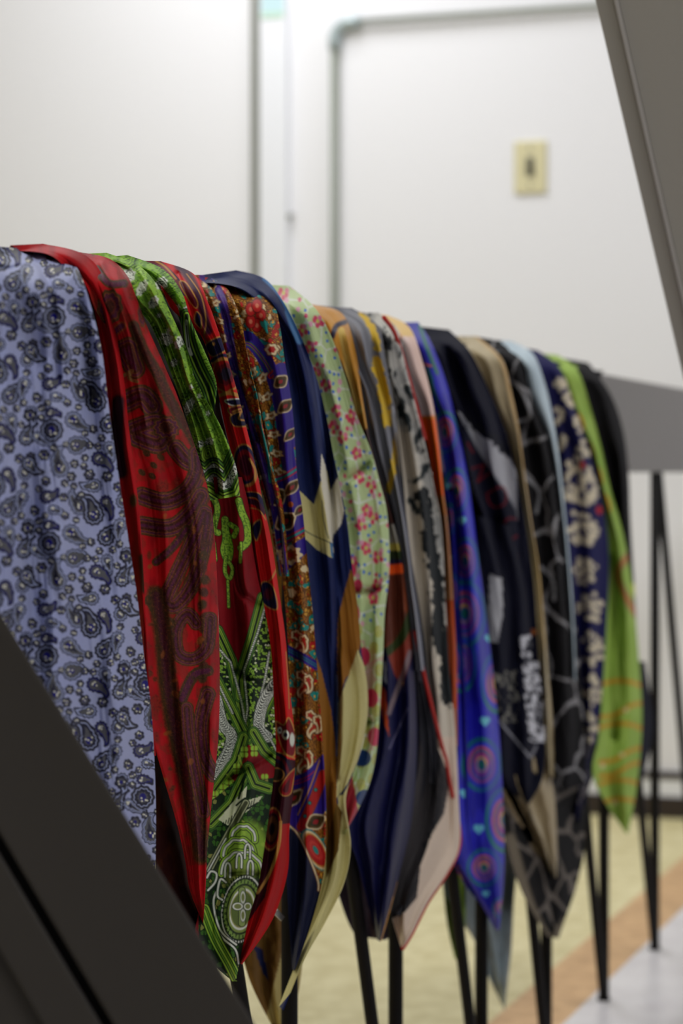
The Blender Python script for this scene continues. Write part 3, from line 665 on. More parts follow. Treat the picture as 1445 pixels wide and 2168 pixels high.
# ---- 4 scarlet
NAVY = (32, 28, 66); OCH = (196, 140, 70)
def paint_scarlet(p):
    p.put(0.35*sm(0.4, 0.7, fbm(p.x/20, p.y/60, 6)), (180, 18, 22))
    def shape(pts, col=NAVY, e=OCH, ew=2.6): p.poly(pts, col, True, e, ew)
    p.line([(285, 548), (330, 556), (365, 585), (392, 620)], [(7, NAVY), (4, (110, 20, 40))], None)
    p.line([(330, 553), (350, 565), (372, 590)], 4, OCH)
    p.line([(378, 562), (402, 590), (424, 640), (440, 700)], [(10, (92, 22, 44)), (5, (60, 24, 52))], None, soft=3)
    shape([(380, 600), (395, 600), (418, 640), (410, 650)], (86, 18, 34)); shape([(415, 660), (425, 670), (425, 695), (412, 680)])
    p.line([(395, 580), (425, 625), (436, 680), (432, 715), (452, 735), (470, 728)], 2.4, OCH)
    shape([(435, 730), (470, 712), (485, 730), (480, 740), (450, 755)]); p.disc(452, 728, 3, 4, OCH)
    p.disc(478, 792, 30, 40, None, lobes=8, la=0.05, bands=[(1, OCH), (.9, (178, 28, 30)), (.6, (110, 22, 34)), (.36, (50, 40, 60))])
    p.line([(445, 770), (470, 760), (495, 765)], 6, OCH); p.line([(448, 764), (470, 752), (496, 758)], 7, NAVY)
    p.line([(462, 838), (485, 832), (505, 838)], 8, OCH); shape([(476, 848), (510, 845), (520, 860), (490, 858)], NAVY, WHT)
    shape([(484, 864), (518, 858), (522, 872), (490, 878)], (110, 22, 40)); shape([(488, 880), (520, 872), (532, 898), (496, 902)], (38, 34, 60)); p.line([(492, 872), (512, 866), (505, 886), (518, 890)], 3.4, OCH)
    p.disc(520, 985, 26, 46, None, ang=-0.15, bands=[(1, OCH), (.93, NAVY), (.72, (140, 24, 34)), (.5, (80, 20, 40))])
    p.line([(528, 972), (540, 995), (536, 1020), (515, 1030)], 5, OCH); p.line([(516, 1048), (545, 1050), (558, 1075)], [(7, OCH), (5, NAVY)], None)
    p.line([(505, 1060), (540, 1064), (556, 1085)], 12, (70, 26, 50))
    p.line([(525, 1075), (548, 1080), (562, 1100)], 2.6, OCH)
    shape([(533, 1116), (550, 1100), (552, 1120), (542, 1145)], NAVY)
    p.line([(585, 1205), (572, 1228), (552, 1238)], 3.4, OCH)
    shape([(552, 1238), (566, 1232), (580, 1248), (586, 1290), (556, 1276)], NAVY); p.disc(568, 1258, 9, 12, (96, 20, 44), soft=4)
    p.line([(605, 1380), (610, 1450), (612, 1500)], 2, OCH)
    p.poly([(583, 1530), (600, 1535), (612, 1520), (626, 1560), (622, 1600), (600, 1590)], (128, 20, 30), True, OCH, 3)
    p.disc(604, 1556, 8, 10, None, bands=[(1, WHT), (.5, NAVY)]); p.disc(592, 1546, 5, 7, None, bands=[(1, WHT), (.5, NAVY)]); p.disc(618, 1566, 5, 14, WHT)
    p.line([(578, 1592), (600, 1596), (624, 1606)], 3, OCH)
    p.poly([(565, 1600), (640, 1612), (640, 1800), (590, 1900), (540, 1990), (520, 1990), (545, 1800)], (58, 12, 24))
    p.line([(578, 1600), (600, 1612), (612, 1640)], [(10, (40, 22, 50)), (3, (110, 26, 40))], None)
    p.disc(584, 1640, 18, 15, None, bands=[(1, OCH), (.85, (62, 50, 34))])
    p.drop(604, 1672, 11, 48, -1.2, 0.3, [(3, OCH), (1, (150, 26, 30)), (-5, (84, 16, 26))])
    p.disc(575, 1755, 20, 46, None, ang=0.1, bands=[(1, OCH), (.93, (140, 24, 30)), (.75, (52, 14, 28)), (.6, (110, 64, 36)), (.3, (34, 18, 26))])
    p.poly([(588, 1780), (598, 1745), (640, 1740), (640, 1900), (570, 1990), (500, 2080), (500, 1990), (560, 1900)], (176, 16, 16))
    p.line([(545, 1890), (570, 1850), (590, 1790), (594, 1740)], [(3, OCH)], None)
# ---- 5 ochre ornament
TEAL = (34, 138, 128); OCHRE = (152, 96, 30); RED = (176, 34, 32); IND = (52, 34, 132); CREAM = (226, 206, 160)
def ornate(p, sc=1.0, seed=1):
    f1, f2, cid = voro(p.x/(15*sc)+0.6*fbm(p.x/9, p.y/9, seed), p.y/(19*sc)+0.6*fbm(p.x/9+7, p.y/9, seed), seed)
    e = f2-f1; body = e > 0.16
    p.put((e < 0.16)*0.7, (66, 34, 16))
    p.put((abs(e-0.15) < 0.03)*0.9, (196, 136, 50))
    p.put(body*(cid < 0.27), TEAL); p.put(body*(cid > 0.27)*(cid < 0.48), RED); p.put(body*(cid > 0.9)*(e > 0.3), CREAM)
    p.put(body*(f1 < 0.13)*(cid < 0.48), (226, 170, 60))
    g1, g2, gid = voro(p.x/(6.5*sc)+3, p.y/(8*sc), seed+40)
    oc = body*(cid > 0.48)*(cid < 0.9); p.put(oc*(g2-g1 < 0.16)*0.8, (84, 46, 18)); p.put(oc*(gid > 0.80)*(g2-g1 > .2), (216, 160, 56)); p.put(oc*(gid < 0.12)*(g2-g1 > .2), RED)
def medallion(p, x, y, rx, ry, ang=0.0):
    p.disc(x, y, rx, ry, None, ang=ang+0.75, lobes=4, la=0.08, bands=[(1, CREAM), (.84, (86, 60, 26)), (.55, (50, 46, 26)), (.3, (150, 30, 36))])
def paint_ornate(p):
    ornate(p, 1.0, 5)
    # red flower head near the top
    for k in range(5): p.disc(540+12*math.cos(k*1.26), 668+22*math.sin(k*1.26), 12, 16, None, bands=[(1, (84, 20, 16)), (.85, RED), (.3, (210, 120, 90))])
    for (x, y, a) in ((492, 664, 0.3), (560, 690, 1.2), (556, 726, 0.2), (530, 722, -0.5), (583, 750, 0.8), (540, 620, 0.7)):
        p.disc(x, y, 16, 7, None, ang=a, lobes=3, la=0.3, bands=[(1, (60, 40, 16)), (.8, TEAL)])
    def border(pts, w=16):
        p.line(pts, [(w, (98, 60, 24)), (w-1, CREAM), (w-6, (120, 70, 26)), (w-7, IND), (w*0.28, (150, 34, 40)), (w*0.16, IND), (1.2, TEAL)], None)
    # indigo strip with cream arabesque edge running down then round the medallion band
    p.line([(505, 740), (520, 715), (548, 742), (575, 790), (592, 850), (602, 920), (612, 985), (624, 1050)], [(15, IND)], None)
    p.line([(508, 728), (530, 730), (560, 765), (580, 800)], [(5, (40, 90, 90)), (3, (150, 100, 40)), (1.4, IND)], None)
    for k, (x, y) in enumerate(((525, 760), (540, 790), (562, 800), (570, 840), (580, 880), (586, 920), (592, 960), (600, 1000))):
        p.disc(x-6, y, 8, 14, None, ang=0.3*k, lobes=5, la=.2, bands=[(1, (90, 40, 20)), (.88, CREAM), (.4, (150, 90, 30))])
    p.line([(572, 796), (590, 780), (606, 770)], [(6, RED), (2, IND)], None)
    p.line([(596, 786), (606, 850), (616, 930)], [(18, IND)], None)
    medallion(p, 594, 808, 13, 17, 0.1); medallion(p, 604, 860, 12, 20, 0.1); medallion(p, 614, 920, 9, 18)
    p.disc(575, 740, 16, 14, None, lobes=6, la=.1, bands=[(1, (110, 60, 20)), (.85, CREAM), (.5, RED)])
    # indigo panel with medallions
    pan = [(560, 1020), (640, 985), (650, 1120), (590, 1165), (565, 1080)]
    p.poly(pan, IND); p.line([(560, 1022), (600, 1010), (640, 985)], [(6, RED), (3.4, IND), (2, TEAL)], None)
    p.line([(585, 1150), (620, 1135), (652, 1118)], [(6, RED), (3.4, IND), (2, TEAL)], None)
    medallion(p, 585, 1052, 20, 22, 0.3); medallion(p, 618, 1032, 11, 22); medallion(p, 604, 1104, 19, 24, 0.2); p.disc(615, 1068, 6, 6, (170, 90, 40)); medallion(p, 634, 1080, 8, 16)
    p.poly([(590, 1170), (655, 1130), (655, 1165), (600, 1215)], IND)
    p.disc(612, 1175, 26, 20, None, lobes=9, la=.12, bands=[(1, CREAM), (.6, (150, 86, 36)), (.3, RED)])
    # mid stretch: vertical stack of cream/indigo scrolls
    for (x, y) in ((632, 1360), (642, 1445), (662, 1530), (642, 1605)):
        for (dx, dy, an, cu) in ((-6, -16, 0.6, 2.4), (4, 8, 2.4, -2.2), (10, -6, 1.2, 2.0)):
            p.drop(x+dx, y+dy, 9, 34, an, cu, [(2.5, (90, 44, 18)), (0.6, CREAM), (-3.5, (160, 96, 36)), (-5.5, RED)], lobes=5, la=1.0)
    p.line([(608, 1375), (640, 1392), (670, 1410)], [(9, IND), (3, TEAL), (1.5, IND)], None)
    p.line([(615, 1660), (655, 1645), (690, 1610)], [(14, IND), (4, RED), (2, IND)], None)
    p.poly([(606, 1740), (622, 1700), (650, 1660), (682, 1600), (700, 1660), (700, 1700), (650, 1775)], IND)
    p.line([(630, 1725), (655, 1670), (676, 1610)], 2.6, (196, 136, 50)); p.line([(638, 1750), (665, 1690), (684, 1640)], [(11, (120, 60, 30)), (9, RED)], None)
    for (x, y) in ((645, 1728), (655, 1700), (668, 1672)): p.disc(x, y, 5, 5, None, bands=[(1, (70, 40, 30)), (.6, TEAL)])
    medallion(p, 622, 1690, 12, 24); medallion(p, 668, 1740, 16, 22, 0.3)
    p.disc(668, 1800, 22, 50, None, ang=-0.5, bands=[(1, TEAL), (.92, CREAM), (.82, (196, 136, 50)), (.74, RED), (.45, (200, 60, 50)), (.3, RED), (.2, TEAL)])
    p.poly([(606, 1755), (625, 1757), (650, 1800), (676, 1862), (676, 1900), (650, 2060), (600, 2060)], (26, 30, 54))
    p.line([(612, 1748), (630, 1766), (652, 1810), (672, 1862), (674, 1885)], [(3.0, (120, 70, 40)), (1.6, CREAM)], None)
def paint_ornate_folds(p):
    ornate(p, 0.9, 15)
    p.line([(430, 585), (462, 615), (480, 680), (492, 760), (506, 830), (535, 920), (560, 1000), (585, 1100), (600, 1210)], [(9, IND)], None, a=0.9)
    for k in range(16):
        t = k/15; x = 445+130*t**1.1; y = 605+560*t
        p.disc(x+5, y, 7, 11, None, ang=k, lobes=5, la=.2, bands=[(1, (90, 46, 20)), (.85, CREAM), (.4, (150, 90, 30))])
    p.line([(545, 880), (565, 960), (572, 1020)], [(3, TEAL)], None)
# ---- 6 navy, cream and gold
def paint_navy_gold(p):
    NV = (30, 40, 84); CR = (206, 196, 134); IV = (222, 216, 196); GO = (150, 98, 34)
    p.put(0.3*sm(.4, .6, fbm(p.x/12, p.y/30, 3)), (22, 30, 66))
    p.line([(560, 590), (590, 620), (612, 660), (640, 705)], [(5, (70, 120, 172))], None, soft=3)
    p.line([(612, 660), (622, 690), (634, 720)], [(9, (72, 118, 165))], None, soft=3)
    p.line([(590, 600), (640, 690), (660, 770), (676, 870), (690, 960)], 1.8, (70, 84, 130))
    p.poly([(575, 668), (586, 700), (598, 760), (590, 760), (574, 690)], CR)
    # cream and ivory diamonds
    p.poly([(620, 1025), (664, 1068), (682, 1010), (690, 990), (700, 1040), (704, 1120), (704, 1182), (672, 1165), (645, 1140), (618, 1085)], CR)
    p.poly([(680, 960), (690, 990), (700, 1070), (706, 1180), (696, 1130), (684, 1050), (678, 1010)], IV)
    p.poly([(690, 1055), (715, 1010), (728, 1080), (722, 1110), (704, 1135), (694, 1100)], IV)
    p.poly([(697, 1148), (704, 1150), (705, 1182), (700, 1178)], (84, 128, 170))
    p.line([(640, 1120), (660, 1132), (700, 1150)], 2, (40, 46, 60)); p.line([(681, 1060), (684, 1100), (695, 1140)], 1.8, (60, 70, 84))
    p.poly([(738, 1220), (722, 1280), (714, 1330), (716, 1480), (730, 1440), (755, 1400), (768, 1300), (745, 1210)], GO, True)
    p.poly([(664, 1375), (680, 1420), (700, 1500), (712, 1590), (712, 1800), (685, 1800), (670, 1600), (664, 1470)], GO)
    p.line([(712, 1430), (714, 1490), (712, 1600)], 3, (96, 112, 150))
    p.poly([(757, 1375), (738, 1430), (716, 1485), (714, 1600), (712, 1690), (735, 1660), (790, 1540), (780, 1430)], CR)
    p.poly([(690, 1800), (716, 1700), (760, 1620), (760, 1900), (700, 2000), (560, 2168), (640, 2000)], CR)
    p.line([(722, 1690), (728, 1740), (738, 1785)], [(7, (224, 214, 150))], None)
    p.poly([(690, 1790), (712, 1700), (724, 1720), (716, 1800), (690, 1860)], (110, 80, 30))
def paint_navy_tail(p):
    p.put(sm(560, 600, p.y*0.12+p.x*0.62-60-0*p.x), (118, 94, 44))
    p.poly([(500, 1990), (560, 1900), (600, 1880), (590, 2168), (520, 2168)], (120, 88, 40))
    p.poly([(535, 2000), (555, 2010), (570, 2080), (556, 2060)], (30, 40, 84))
    p.poly([(588, 2050), (612, 1960), (640, 2040), (625, 2168), (560, 2168)], (196, 178, 112))
# ---- 7 pale green floral
def paint_floral(p):
    p.put(0.5*sm(.35, .65, fbm(p.x/16, p.y/22, 9)), (186, 208, 142))
    # network of pale lines with blue ticks and pink petals
    X = p.x-0.13*(p.y-600)*0; a = X/36; b = p.y/46
    f1, f2, cid = voro(a, b, 21, 0.5)
    p.put((f2-f1 < 0.09)*0.7, (232, 236, 226)); top = p.y < 1330
    f1b, f2b, cidb = voro(p.x/12.5, p.y/17, 25, 0.6)
    p.put(top*(f1b < 0.22)*(cidb < .36), (58, 112, 206)); p.put(top*(f1b < 0.36)*(cidb > .70)*(cidb < .84), (226, 168, 186)); p.put(top*(f1b < 0.3)*(cidb > .9), (214, 80, 116))
    g = np.random.default_rng(3)
    fl = [(668, 790), (690, 815), (706, 905), (725, 925), (742, 880), (755, 960), (776, 1080), (765, 1110), (790, 1095), (775, 1160), (800, 1180),
          (798, 1240), (790, 1265), (640, 700), (672, 680), (760, 1010), (785, 1030), (745, 1190), (600, 620), (655, 735), (712, 870)]
    for (x, y) in fl:
        for k in range(5):
            an = k*1.26+g.random(); r = 6.5+2*g.random()
            p.disc(x+r*math.cos(an), y+r*1.25*math.sin(an), 4.4, 6.0, (214, 62, 100) if k != 4 else (226, 120, 150))
        p.disc(x, y, 3, 4, (206, 206, 90))
    low = p.y > 1320
    f1, f2, cid = voro(p.x/30, p.y/40, 41, 0.6); p.put(low*(f1 < 0.33)*0.8, (190, 190, 86)); p.put(low*(f1 > .5)*(cid < .4)*.6, (214, 150, 160))
    for (x, y, rx, ry) in ((744, 1208, 10, 15), (757, 1240, 10, 14), (752, 1300, 9, 20), (770, 1390, 13, 20), (786, 1478, 14, 20), (792, 1560, 14, 20)): p.disc(x, y, rx, ry, (206, 56, 92))
    for (x, y, rx, ry) in ((765, 1605, 20, 18), (772, 1690, 20, 18)): p.disc(x, y, rx, ry, (36, 66, 116))
    p.poly([(735, 1620), (745, 1640), (758, 1720), (740, 1760), (720, 1740), (720, 1640)], (176, 50, 64))
# ---- 8 gold satin
def paint_gold(p):
    p.put(0.6*sm(.4, .6, fbm(p.x/30, p.y/80, 8)), (196, 132, 40))
    p.line([(640, 645), (664, 670), (688, 715), (706, 750)], [(7, (238, 152, 16))], None)
    p.line([(703, 712), (712, 690), (730, 682)], 11, (40, 38, 66)); p.disc(708, 750, 8, 15, (38, 36, 60)); p.disc(722, 800, 8, 18, (38, 36, 60))
    p.line([(722, 700), (734, 760), (742, 820), (760, 870)], [(7, (226, 196, 112))], None, soft=3)
    p.line([(712, 770), (728, 850), (746, 900), (772, 960)], [(11, (52, 72, 28))], None, soft=3)
    p.poly([(742, 925), (790, 900), (850, 1120), (855, 1160), (800, 1140), (772, 1020)], (64, 30, 22))
    p.line([(775, 1000), (800, 1060), (820, 1140)], [(10, (90, 88, 76))], None, soft=6)
    p.poly([(795, 1110), (850, 1110), (850, 1152), (815, 1152)], (150, 146, 136))
    p.poly([(800, 1150), (852, 1150), (852, 1166), (800, 1166)], (190, 176, 84)); p.poly([(800, 1166), (856, 1166), (858, 1184), (800, 1184)], (44, 60, 28))
    p.poly([(800, 1184), (858, 1184), (862, 1194), (800, 1200)], (30, 28, 60)); p.poly([(800, 1198), (862, 1192), (866, 1214), (800, 1220)], (234, 90, 24))
    p.poly([(790, 1220), (870, 1212), (880, 1300), (880, 1440), (858, 1450), (815, 1380), (795, 1300)], (92, 42, 26))
    p.line([(862, 1225), (864, 1290)], 16, (150, 72, 36), soft=6); p.poly([(810, 1370), (870, 1330), (880, 1345), (878, 1400), (862, 1425), (846, 1452), (826, 1410)], (140, 54, 38))
    p.line([(870, 1300), (850, 1350), (820, 1380)], [(9, (50, 66, 30))], None)
    p.poly([(780, 1380), (815, 1370), (835, 1430), (852, 1452), (880, 1360), (890, 1700), (860, 1800), (800, 2010), (730, 1800), (750, 1650), (790, 1500)], (20, 22, 66))
    p.poly([(806, 1450), (815, 1460), (824, 1560), (812, 1530), (802, 1480)], (196, 74, 26)); p.poly([(812, 1400), (818, 1400), (818, 1450), (812, 1440)], (190, 196, 200))
    p.line([(868, 1380), (852, 1430), (822, 1510)], [(5, (130, 112, 116))], None, smooth=False); p.line([(862, 1500), (824, 1585)], 2.4, (120, 116, 150), smooth=False)
# ---- 9 grey with yellow brush marks
def paint_grey(p):
    st = np.sin(2*np.pi*(p.u*3.2+0.25*fbm(p.u*3, p.v*5, 2))); p.put(0.45*sm(.1, .9, st), (70, 70, 76)); p.put(0.5*sm(.3, .9, -st), (142, 143, 150))
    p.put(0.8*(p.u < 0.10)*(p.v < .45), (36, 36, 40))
    nb = fbm(p.x/7, p.y/9, 14)
    for pts, w in (([(768, 665), (790, 700), (800, 740)], 7), ([(797, 765), (806, 800), (812, 840), (818, 895)], 10), ([(805, 805), (822, 850)], 6),
                   ([(838, 920), (834, 980), (822, 1040)], 6), ([(790, 780), (806, 812)], 5)):
        i = p.around(pts, 14); d = seg_dist(p.x[i], p.y[i], smooth_poly(pts, 4)); p.put((d < w*(0.35+1.3*nb[i]))*0.9, (222, 184, 50), i)
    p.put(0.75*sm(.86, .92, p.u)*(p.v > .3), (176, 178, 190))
def paint_charcoal(p):
    p.put(0.5*sm(.4, .6, fbm(p.x/8, p.y/50, 5)), (34, 34, 38))
    p.line([(862, 1330), (885, 1400), (897, 1470), (910, 1560), (912, 1700)], 2.6, (150, 150, 158)); p.line([(872, 1290), (884, 1380), (890, 1440)], 6, (150, 150, 164))
# ---- 10 grey, black and cream print with red hem
def paint_print(p):
    GR = (168, 166, 160); BK = (34, 38, 40); CM = (214, 204, 186)
    p.put(0.5*sm(.46, .58, fbm(p.x/10, p.y/16, 1)), (132, 134, 134)); n = fbm(p.x/11, p.y/18, 33, 4)
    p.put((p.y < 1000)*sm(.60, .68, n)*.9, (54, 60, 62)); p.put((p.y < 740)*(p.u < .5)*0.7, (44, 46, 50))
    p.line([(835, 940), (858, 1040), (885, 1180), (900, 1300), (915, 1400), (935, 1480), (955, 1570), (966, 1660)], [(38, CM)], None, soft=10)
    n = fbm(p.x/8, p.y/12, 44, 3)
    pts = smooth_poly([(893, 1050), (905, 1090), (910, 1150), (925, 1230), (928, 1330), (945, 1400), (950, 1480)], 5)
    d = seg_dist(p.x, p.y, pts); p.put(1-sm(12, 17, d+26*(n-.5)), BK)
    for pts in ([(905, 985), (890, 1010), (875, 1020)], [(858, 880), (868, 910)], [(895, 905), (880, 935)], [(860, 820), (870, 840)], [(850, 850), (848, 880)], [(870, 1060), (884, 1085)]):
        i = p.around(pts, 14); d = seg_dist(p.x[i], p.y[i], pts); p.put(1-sm(4, 9, d+14*(n[i]-.5)), (46, 54, 56), i)
    lowm = p.y > 1430
    p.put((p.y > 1560)*1.0, (226, 206, 186))
    d2 = seg_dist(p.x, p.y, [(880, 1430), (915, 1560), (935, 1650), (925, 1740), (900, 1790), (885, 1860), (850, 1930), (820, 1940)])
    side = in_poly(p.x, p.y, [(780, 1430), (880, 1430), (918, 1560), (952, 1650), (940, 1720), (912, 1770), (890, 1830), (882, 1900), (858, 1930), (830, 1945), (780, 2000)])
    p.put(lowm*side*0.97, (36, 36, 42)); p.put(lowm*(1-sm(2, 7, d2+12*(n-.5)))*side, (28, 28, 32))
def paint_hem(p): pass
# ---- 11 orange and white
def paint_orange(p):
    p.put(sm(0.3, 0.9, p.u)*0.6, (238, 184, 150)); p.put((p.y < 712)*0.9*sm(.3, .7, p.u), (240, 200, 110)); p.put((p.y > 880)*1.0, (255, 106, 14))
    p.line([(888, 884), (925, 884)], 5, (240, 150, 40)); p.line([(842, 706), (848, 716)], 5, (236, 130, 50))
    p.put((p.y > 1050)*1.0, (206, 128, 60)); p.put((p.y > 1090)*0.7, (176, 130, 100)); p.put((p.y > 1270)*1.0, (190, 76, 26)); p.put((p.y > 1500)*.8, (170, 110, 90))
# ---- 12 royal blue swirls
def swirl(p, x, y, rx, ry, ang=0.0, w=0.0):
    i = p.box(x-rx*1.35, x+rx*1.35, y-ry*1.35, y+ry*1.35)
    if not i.size: return
    X = (p.x[i]-x)/rx; Y = (p.y[i]-y)/ry; r = np.hypot(X, Y); a = np.arctan2(Y, X)+ang
    cols = [(0.14, (38, 110, 104)), (0.0, None)]
    q = r + 0.10*np.cos(a)*(1)              # rings drift off centre like brush spirals
    def ring(c, wd, col, al=1.0): p.put(al*(0.45+0.55*sm(-0.5, 0.5, np.cos(a+c*2.2)))*(1-sm(wd*0.5, wd, abs(q-c))), col, i)
    p.put((q < 1.1)*0.35, (40, 74, 190), i)
    ring(1.0, 0.085, (24, 128, 96)); ring(0.80, 0.07, (60, 70, 210), .8); ring(0.66, 0.07, (206, 96, 92)); ring(0.52, .06, (30, 118, 130)); ring(0.42, .075, (196, 44, 120), .9*1.0)
    ring(0.27, 0.07, (222, 176, 60)); p.put(1-sm(.14, .2, q), (34, 112, 104), i)
def heart(p, x, y, s):
    for a in (-1, 1): p.disc(x+a*s*0.42, y-s*0.3, s*0.55, s*0.62, (112, 202, 218))
    p.poly([(x-s*0.9, y-s*0.1), (x+s*0.9, y-s*0.1), (x+s*.1, y+s*1.05)], (112, 202, 218))
def paint_royal(p):
    p.put(0.4*sm(.4, .6, fbm(p.x/20, p.y/50, 7)), (22, 22, 120))
    p.line([(888, 690), (905, 740), (925, 790)], [(4, (30, 110, 96))], None); p.line([(895, 770), (912, 775)], 4, (210, 110, 60)); p.line([(898, 800), (912, 798)], 4, (200, 90, 80))
    p.disc(908, 815, 10, 26, (24, 116, 100)); p.line([(905, 780), (925, 850), (935, 870)], [(4, (26, 100, 120))], None)
    for s in ((944, 915, 26, 42, 0), (968, 1037, 24, 46, 0.5), (986, 1184, 27, 48, 1), (984, 1293, 42, 68, 1.4), (975, 1400, 30, 58, 2), (1050, 1444, 34, 62, 3.0), (1022, 1616, 40, 54, 0.6),
              (1068, 1730, 40, 66, 2.0), (1026, 1834, 34, 38, 1.0), (945, 1770, 22, 44, 2), (1062, 1920, 18, 20, 1), (925, 990, 20, 40, 2)): swirl(p, *s)
    for (x, y, s) in ((948, 1030, 8), (977, 1103, 10), (1034, 1352, 9), (1026, 1528, 11), (981, 1680, 9), (1013, 1756, 11), (1028, 1893, 8)): heart(p, x, y, s)
def paint_royal_under(p):
    for s in ((950, 1100, 14, 34, 0), (955, 1250, 16, 40, 1), (958, 1400, 20, 44, 0.6), (962, 1560, 16, 40, 1.6), (970, 1860, 30, 44, 1)): swirl(p, *s)
    for (x, y, s) in ((950, 1182, 7), (966, 1496, 9)): heart(p, x, y, s)
# ---- 13 midnight with lettering
def paint_midnight(p):
    n = fbm(p.x/9, p.y/11, 4, 3)
    p.poly([(968, 870), (985, 880), (1000, 905), (1020, 925), (1045, 935), (1078, 970), (1092, 1000), (1095, 1090), (1075, 1050), (1040, 1000), (1010, 950), (985, 905)], (172, 172, 178))
    i = p.box(960, 1100, 860, 1000); d = seg_dist(p.x[i], p.y[i], [(985, 872), (1010, 905), (1040, 925), (1075, 960)]); p.put(1-sm(5, 9, d+22*(n[i]-.5)), (26, 27, 36), i)
    p.line([(978, 884), (1010, 950), (1050, 1012), (1088, 1072), (1094, 1100)], 3, (120, 122, 130))
    R = (112, 22, 30)
    for L in ([(990, 938), (1000, 958)], [(999, 992), (1024, 984)], [(1024, 984), (1010, 1020)], [(1010, 1020), (1038, 1000)],
              [(1030, 1046), (1060, 1030), (1072, 1046), (1068, 1066), (1050, 1074), (1036, 1066), (1030, 1046)],
              [(1092, 1098), (1076, 1098), (1064, 1112), (1068, 1132), (1084, 1140), (1094, 1134)], [(1079, 1182), (1094, 1175)], [(1088, 1222), (1094, 1216)]):
        p.line(L, 3.4, R, smooth=len(L) > 4)
    p.line([(1110, 1338), (1130, 1338)], 12, (140, 80, 40))
def paint_midnight_low(p):
    p.poly([(1036, 1215), (1062, 1225), (1064, 1300), (1052, 1360), (1038, 1360), (1034, 1300)], (176, 176, 180))
    n = fbm(p.x/7, p.y/9, 14, 3); p.put((p.y > 1345)*(p.y < 1570)*((p.x-1098) > (p.y-1345)*0.10)*((p.x-1130) < (p.y-1345)*0.14)*sm(.44, .5, n), (206, 206, 212))
    p.put((p.y > 1420)*(p.y < 1530)*(p.x < 1098)*sm(.55, .6, n)*.8, (140, 138, 128))
    p.line([(1055, 1525), (1122, 1604), (1135, 1580)], 4, (150, 150, 158), smooth=False)
# ---- 14 beige satin
def paint_beige(p):
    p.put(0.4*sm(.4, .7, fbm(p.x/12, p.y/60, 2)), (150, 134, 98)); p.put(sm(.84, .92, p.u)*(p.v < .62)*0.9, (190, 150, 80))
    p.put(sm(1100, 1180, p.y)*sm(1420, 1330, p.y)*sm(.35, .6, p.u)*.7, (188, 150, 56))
def paint_beige_low(p):
    p.line([(1113, 1708), (1140, 1750), (1158, 1800), (1170, 1840)], [(4, (196, 182, 150))], None)
    p.poly([(1060, 1660), (1113, 1708), (1150, 1780), (1165, 1850), (1120, 1800), (1070, 1740)], (132, 112, 76))
# ---- 15 black with grey network
def paint_network(p):
    f1, f2, cid = voro(p.x/62+0.35*fbm(p.x/40, p.y/40, 3), p.y/120+0.3*fbm(p.x/50, p.y/50, 4), 52, 0.9)
    p.put(0.8*(1-sm(0.045, 0.08, f2-f1)), (160, 158, 160))
    for pts in ([(1075, 800), (1105, 830), (1122, 880), (1098, 892)], [(1110, 1010), (1140, 1040), (1135, 1085)], [(1145, 1200), (1170, 1230), (1172, 1270)]):
        p.line(pts, 6, (160, 160, 164))
def paint_network_low(p):
    f1, f2, cid = voro(p.x/42+0.3*fbm(p.x/30, p.y/30, 3), p.y/74, 66, 0.8)
    p.put(0.85*(1-sm(0.08, 0.13, f2-f1)), (120, 112, 104)); p.line([(1080, 1775), (1112, 1890), (1140, 1960), (1168, 1990), (1200, 1950)], [(11, (118, 108, 92))], None, soft=4)
def paint_sky(p): p.put(0.35*sm(.4, .6, fbm(p.x/14, p.y/50, 2)), (168, 190, 204))
# ---- 17 navy blossom
def paint_blossom(p):
    g = np.random.default_rng(12)
    def spray(x, y, n=15, r=30):
        for k in range(n):
            a = g.random()*6.28; q = r*math.sqrt(g.random()); s = 3.6+2.6*g.random()
            p.disc(x+q*math.cos(a)*0.85, y+q*math.sin(a)*1.1, s, s*1.1, (216, 204, 178), lobes=5, la=.15)
    for (x, y) in ((1185, 810), (1205, 845), (1180, 880), (1222, 900), (1235, 950), (1190, 935), (1212, 990)): spray(x, y, 9, 15)
    for (x, y) in ((1238, 1035), (1198, 1060), (1230, 1120), (1236, 1205), (1250, 1290), (1252, 1375), (1250, 1460), (1240, 1540), (1240, 1120), (1222, 1000)): spray(x, y, 22, 31)
    for (x, y) in ((1268, 1080), (1232, 985), (1222, 1470)): p.disc(x, y, 6, 9, (176, 40, 40))
def paint_blossom_low(p):
    n = fbm(p.x/8, p.y/14, 21, 3); p.put(sm(.54, .6, n)*.7, (130, 124, 126))
# ---- 18 lime
def paint_lime(p):
    p.put(0.4*sm(.4, .6, fbm(p.x/22, p.y/50, 5)), (132, 168, 60))
    for k, (x, y) in enumerate(((1182, 790), (1205, 840), (1230, 890), (1252, 950), (1268, 1000), (1285, 1060))): p.line([(x-8, y-16), (x+2, y), (x+6, y+22)], 6, (206, 148, 36))
    p.line([(1330, 1175), (1308, 1210), (1318, 1250), (1345, 1300)], [(8, (150, 128, 88)), (4, (190, 120, 60))], None)
    for (y, c) in ((1450, 0), (1500, 1), (1540, 0), (1595, 1), (1625, 1), (1660, 0), (1700, 0)):
        p.line([(1270, y+c*18), (1300, y-8+c*22), (1335, y-6), (1360, y+4-c*16)], [(4.5, (206, 140, 30))], None, a=.85)
    for (x, y) in ((1325, 1503), (1316, 1598), (1275, 1622), (1300, 1700)): p.disc(x, y, 5, 5, (232, 214, 160))
def plain(p): pass
def paint_black(p): p.put((p.y > 1235)*(p.y < 1262)*(p.x > 1325)*1.0, (200, 200, 30))

